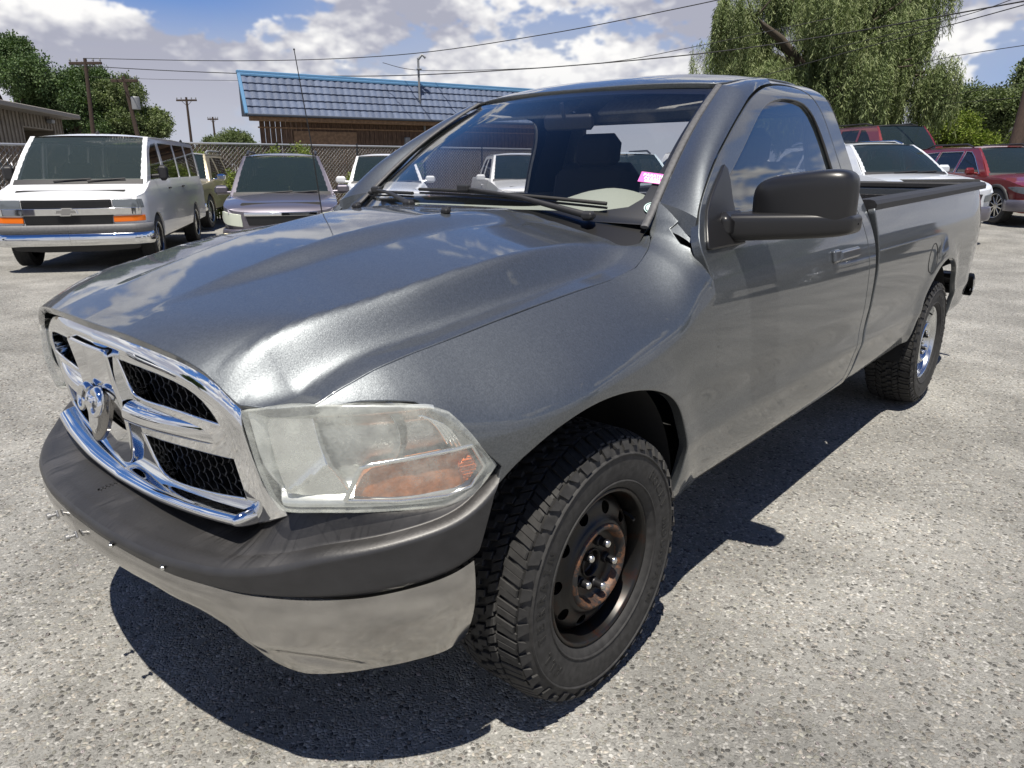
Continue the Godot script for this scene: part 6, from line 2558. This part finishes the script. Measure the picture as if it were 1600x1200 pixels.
func leaf_clump(kind: String, seed_: int) -> ArrayMesh:
	var r := RandomNumberGenerator.new()
	r.seed = seed_
	var mb := MB.new()
	var leaf := func(p: Vector3, dir: Vector3, l: float, w: float):
		var side := dir.cross(Vector3(r.randf_range(-1, 1), r.randf_range(-1, 1), r.randf_range(-1, 1))).normalized() * w
		var nn := side.cross(dir).normalized()
		var q := p + dir * l * .5 + nn * l * .06
		var ids := [mb.vert(p, nn), mb.vert(q + side, (nn + side.normalized() * .3).normalized()), mb.vert(p + dir * l, nn), mb.vert(q - side, (nn - side.normalized() * .3).normalized())]
		mb.tri(ids[0], ids[1], ids[2])
		mb.tri(ids[0], ids[2], ids[3])
	if kind == "hanging":
		var x := Vector3.ZERO
		for k in 22:
			x += Vector3(r.randf_range(-.02, .02), -.045, r.randf_range(-.02, .02))
			for s in 2:
				leaf.call(x, Vector3(r.randf_range(-1, 1), r.randf_range(-1.6, -.2), r.randf_range(-1, 1)).normalized(), r.randf_range(.08, .15), .010)
	else:
		for k in 26:
			var d := Vector3(r.randfn(), r.randfn() * .8, r.randfn()).normalized()
			leaf.call(d * r.randf_range(.02, .26), (d + Vector3(r.randf_range(-1, 1), r.randf_range(-1, .6), r.randf_range(-1, 1)) * .9).normalized(), r.randf_range(.07, .12), .026)
	return mb.mesh()


# blobs: [centre, radii, how many clumps]
func tree(called: String, label: String, at: Vector3, trunk: Array, blobs: Array, mat_: Material, tints: Array, kind: String, size: float, seed_: int, group := "") -> void:
	var t := thing(called, label, "tree" if called.contains("tree") else "shrub", at, 0.0, group)
	var r := RandomNumberGenerator.new()
	r.seed = seed_
	var mb := MB.new()
	if trunk.size():
		tube(mb, [Vector3(0, -.3, 0), Vector3(trunk[0] * .12, trunk[1] * .5, trunk[0] * .1), Vector3(trunk[0] * .3, trunk[1], 0)], [trunk[2], trunk[2] * .75, trunk[2] * .55], 9)
		for b in blobs:
			var s := Vector3(trunk[0] * .3, trunk[1] * r.randf_range(.75, 1.0), 0)
			var m: Vector3 = s.lerp(b[0], .55) + Vector3(0, .35, 0)
			tube(mb, [s, m, b[0]], [trunk[2] * .5, trunk[2] * .3, trunk[2] * .1], 6)
			for k in 4:
				var e: Vector3 = b[0] + Vector3(r.randfn(), r.randfn() * .6, r.randfn()) * b[1] * .5
				tube(mb, [m.lerp(b[0], .6), e], [trunk[2] * .14, trunk[2] * .03], 5)
		put("trunk", mb, M.bark, t)
	else:
		for k in 7:
			var b: Array = blobs[k % blobs.size()]
			tube(mb, [Vector3(r.randf_range(-.1, .1), 0, r.randf_range(-.1, .1)), b[0] + Vector3(r.randfn(), r.randfn(), r.randfn()) * b[1] * .35], [.025, .006], 5)
		put("stem", mb, M.bark, t)
	var total := 0
	for b in blobs:
		total += b[2]
	var mm := MultiMesh.new()
	mm.transform_format = MultiMesh.TRANSFORM_3D
	mm.use_colors = true
	mm.mesh = leaf_clump(kind, seed_)
	mm.instance_count = total
	var gaps := noise(seed_, .30 if kind == "hanging" else .5, 3)
	var k := 0
	for b in blobs:
		var done := 0
		while done < b[2]:
			var d := Vector3(r.randfn(), r.randfn(), r.randfn()).normalized() * pow(r.randf(), .45)
			var p: Vector3 = b[0] + d * b[1]
			if gaps.get_noise_3dv(p * 1.4) < (.02 if kind == "hanging" else -.04) and r.randf() < .93:
				continue
			var s := size * r.randf_range(.7, 1.3)
			var basis := Basis(Vector3.UP, r.randf() * TAU) if kind == "hanging" else Basis.from_euler(Vector3(r.randf() * TAU, r.randf() * TAU, r.randf() * TAU))
			mm.set_instance_transform(k, Transform3D(basis.scaled(Vector3(s, s * (r.randf_range(.7, 1.4) if kind == "hanging" else 1.0), s)), p))
			var c: Color = tints[r.randi() % tints.size()]
			mm.set_instance_color(k, c * r.randf_range(.75, 1.25))
			k += 1
			done += 1
	var o := MultiMeshInstance3D.new()
	o.name = "crown"
	o.multimesh = mm
	o.material_override = mat_
	t.add_child(o, true)


func blobs_of(seed_: int, count: int, c: Vector3, r: Vector3, br: float, n: int) -> Array:
	var q := RandomNumberGenerator.new()
	q.seed = seed_
	var o := []
	for k in count:
		var d := Vector3(q.randfn(), q.randfn(), q.randfn()).normalized() * pow(q.randf(), .4)
		var s := br * q.randf_range(.65, 1.25)
		o.append([c + d * (r - Vector3.ONE * br * .5), Vector3(s, s * .75, s), n])
	return o


func make_trees() -> void:
	var elm := [Color(.075, .120, .045), Color(.095, .140, .055), Color(.060, .10, .042)]
	var olive := [Color(.12, .155, .062), Color(.105, .14, .06), Color(.14, .17, .075)]
	var pepper := [Color(.20, .245, .105), Color(.16, .205, .085), Color(.235, .27, .13), Color(.13, .17, .07)]
	var lime := [Color(.15, .20, .030), Color(.12, .17, .03), Color(.19, .23, .05)]
	tree("elm_tree", "tall dark green tree at the left edge behind the shed", Vector3(-50.0, .0, -13.0), [.6, 3.4, .34], blobs_of(1, 20, Vector3(0, 5.6, 0), Vector3(4.0, 4.0, 3.6), 1.45, 430), M.leaf, elm, "clump", 1.5, 11)
	tree("elm_tree", "rounded green tree between the left shed and the leaning pole", Vector3(-47.0, .0, -15.4), [.4, 2.8, .28], blobs_of(2, 16, Vector3(0, 4.2, 0), Vector3(3.2, 3.2, 3.2), 1.25, 420), M.leaf, elm, "clump", 1.45, 12)
	tree("elm_tree", "olive green thinner tree right of the left trees by the leaning pole", Vector3(-44.4, .0, -17.5), [.5, 2.4, .2], blobs_of(3, 10, Vector3(0, 3.6, 0), Vector3(2.3, 2.9, 2.2), 1.2, 420), M.leaf, olive, "clump", 1.3, 13)
	for k in [[-63.8, -25.0, 2.6, "low distant tree right of the leaning pole"], [-68.4, -29.4, 2.2, "low distant tree behind the middle pole"], [-59.8, -31.2, 3.6, "feathery grey green tree left of the blue roof"], [-54.2, -29.5, 3.4, "feathery grey green tree touching the blue roof's left end"], [-72.0, -34.4, 2.4, "small far tree left of the small distant pole"]]:
		tree("distant_tree", k[3], Vector3(k[0], .3, k[1]), [.2, k[2] * .4, .15], blobs_of(int(k[0] * -7), 8, Vector3(0, k[2] * .68, 0), Vector3(2.6, k[2] * .42, 2.6), .95, 330), M.leaf, olive if k[2] > 3.0 else elm, "clump", 1.3, 40 + int(k[2] * 10), "far trees")
	tree("pepper_tree", "big drooping pepper tree behind the pickup's cab", Vector3(-9.0, .4, -28.6), [1.4, 3.4, .5], blobs_of(6, 40, Vector3(.2, 5.5, 0), Vector3(5.8, 4.0, 4.4), 1.25, 400), M.leaf, pepper, "hanging", 1.15, 21)
	tree("bush_tree", "yellow green bush right of the big tree", Vector3(-5.3, .4, -35.6), [], blobs_of(7, 8, Vector3(0, 1.9, 0), Vector3(1.6, 1.9, 1.4), .9, 420), M.leaf, lime, "clump", 1.1, 22)
	tree("bush_tree", "dark green tree left of the leaning pole", Vector3(-5.0, .4, -41.8), [.3, 1.6, .2], blobs_of(8, 9, Vector3(0, 2.9, 0), Vector3(2.6, 2.0, 2.2), 1.1, 420), M.leaf, olive, "clump", 1.25, 23)
	tree("bush_tree", "green tree at the right edge beside the leaning pole", Vector3(-3.2, .4, -44.3), [.3, 2.0, .2], blobs_of(9, 10, Vector3(0, 3.4, 0), Vector3(2.4, 2.9, 2.2), 1.1, 420), M.leaf, olive, "clump", 1.3, 24)
	tree("bush_tree", "pale green low trees seen under the big tree's left side", Vector3(-11.8, .4, -36.6), [.3, 1.2, .2], blobs_of(10, 10, Vector3(0, 2.4, 0), Vector3(3.6, 2.0, 2.4), 1.1, 420), M.leaf, pepper, "clump", 1.2, 25)
	# weeds along the fence
	var spots := [[-17.0, -9.9, 1.9, "tall yellow green weed behind the crossover, first from the left"], [-17.0, -10.8, 2.0, "tall yellow green weed behind the crossover's roof"], [-16.9, -14.9, 2.0, "yellow green weed growing above the fence beside the windscreen edge"], [-16.4, -12.3, 1.3, "short weed between the crossover and the white pickup"], [-17.1, -7.9, 1.7, "straggly weed behind the gold four wheel drive"], [-17.0, -8.6, 1.3, "straggly weed right of the gold four wheel drive"]]
	for k in spots.size():
		var s: Array = spots[k]
		tree("weed", s[3], Vector3(s[0], .0, s[1]), [], [[Vector3(0, s[2] * .55, 0), Vector3(.42, s[2] * .5, .42), 150], [Vector3(.2, s[2] * .75, .15), Vector3(.28, s[2] * .3, .28), 70]], M.leaf, lime, "clump", .55, 60 + k)
	# trees outside the picture that the bed side and the chrome mirror
	tree("elm_tree", "green tree across the lot on the driver's side", Vector3(15.0, .3, -30.0), [.5, 3.0, .3], blobs_of(11, 12, Vector3(0, 4.4, 0), Vector3(4.2, 3.2, 3.6), 1.6, 380), M.leaf, elm, "clump", 1.6, 31)
	tree("elm_tree", "second green tree across the lot on the driver's side", Vector3(24.0, .3, -20.0), [.5, 3.0, .3], blobs_of(12, 12, Vector3(0, 4.0, 0), Vector3(4.4, 2.9, 3.6), 1.6, 380), M.leaf, olive, "clump", 1.6, 32)
	tree("elm_tree", "green tree beyond the lot ahead of the pickup", Vector3(-14.0, .3, 24.0), [.5, 3.0, .3], blobs_of(13, 12, Vector3(0, 4.2, 0), Vector3(4.6, 3.0, 3.6), 1.6, 380), M.leaf, elm, "clump", 1.6, 33)


func more_materials(_nrm: Image) -> void:
	M.white_paint = car_paint(Color(.72, .73, .74))
	M.pearl_paint = car_paint(Color(.60, .63, .67), .1)
	M.pale_blue_paint = car_paint(Color(.46, .56, .62), .1)
	M.silver_purple = car_paint(Color(.135, .125, .15), .55)
	M.gold_paint = car_paint(Color(.36, .32, .22), .35)
	M.red_paint = car_paint(Color(.16, .014, .016), .25)
	M.black_paint = car_paint(Color(.012, .012, .014))
	M.dark_glass = pane(Color(.01, .012, .012), .90)
	M.car_screen = pane(Color(.02, .03, .03), .72)
	M.van_screen = pane(Color(.045, .06, .055), .50)
	M.car_trim = mat(Color(.03, .03, .032), .6)
	M.grey_trim = mottled(mat(Color(.16, .16, .165), .55), 81, .05, .8, 1.0, 2.0)
	M.lamp_glass = mat(Color(.20, .22, .235), .10, .5)
	M.milky_lamp = mat(Color(.62, .66, .55), .3, .1)
	M.emblem_grey = mat(Color(.36, .35, .33), .35, .8)
	M.rail_black = mat(Color(.02, .02, .022), .5)
	M.rail_grey = mat(Color(.24, .25, .26), .55, .3)
	M.plank_brown = mottled(mat(Color(.165, .098, .060), .85), 82, .03, .55, 1.0, .8)
	M.plank_brown.uv1_scale = Vector3(2.2, .35, 2.2)
	M.plank_tan = mottled(mat(Color(.30, .185, .105), .85), 83, .03, .7, 1.0, .8)
	M.roof_dark = mat(Color(.035, .045, .065), .7)
	M.tile_blue = []
	for k in 3:
		M.tile_blue.append(mottled(mat(Color(.135, .175, .27) * [1.0, .88, 1.1][k], .7), 84 + k, .05, .75, 1.0, 1.5))
	M.metal_blue = mat(Color(.12, .27, .45), .5, .2)
	M.shed_tan = mottled(mat(Color(.26, .225, .18), .7, .1), 88, .02, .8, 1.0, .5)
	M.shed_roof = mat(Color(.20, .18, .155), .7)
	M.galvanised = mat(Color(.45, .46, .47), .45, .7)
	M.slat_brown = mottled(mat(Color(.17, .125, .085), .8), 89, .06, .6, 1.0, .7)
	M.slat_tan = mottled(mat(Color(.24, .17, .11), .8), 90, .06, .6, 1.0, .7)
	M.rust_red = mottled(mat(Color(.17, .065, .035), .85), 91, .06, .6, 1.0, 2.0)
	M.pole_wood = mottled(mat(Color(.085, .055, .040), .9), 92, .06, .5, 1.0, 1.0)
	M.pole_wood.uv1_scale = Vector3(4, .4, 4)
	M.bark = mottled(mat(Color(.12, .095, .07), .95), 93, .08, .5, 1.0, 2.0)
	var m := mat(Color(1, 1, 1), .6, 0.0, .35)
	m.vertex_color_use_as_albedo = true
	m.backlight_enabled = true
	m.backlight = Color(.55, .62, .26)
	m.cull_mode = BaseMaterial3D.CULL_DISABLED
	M.leaf = m
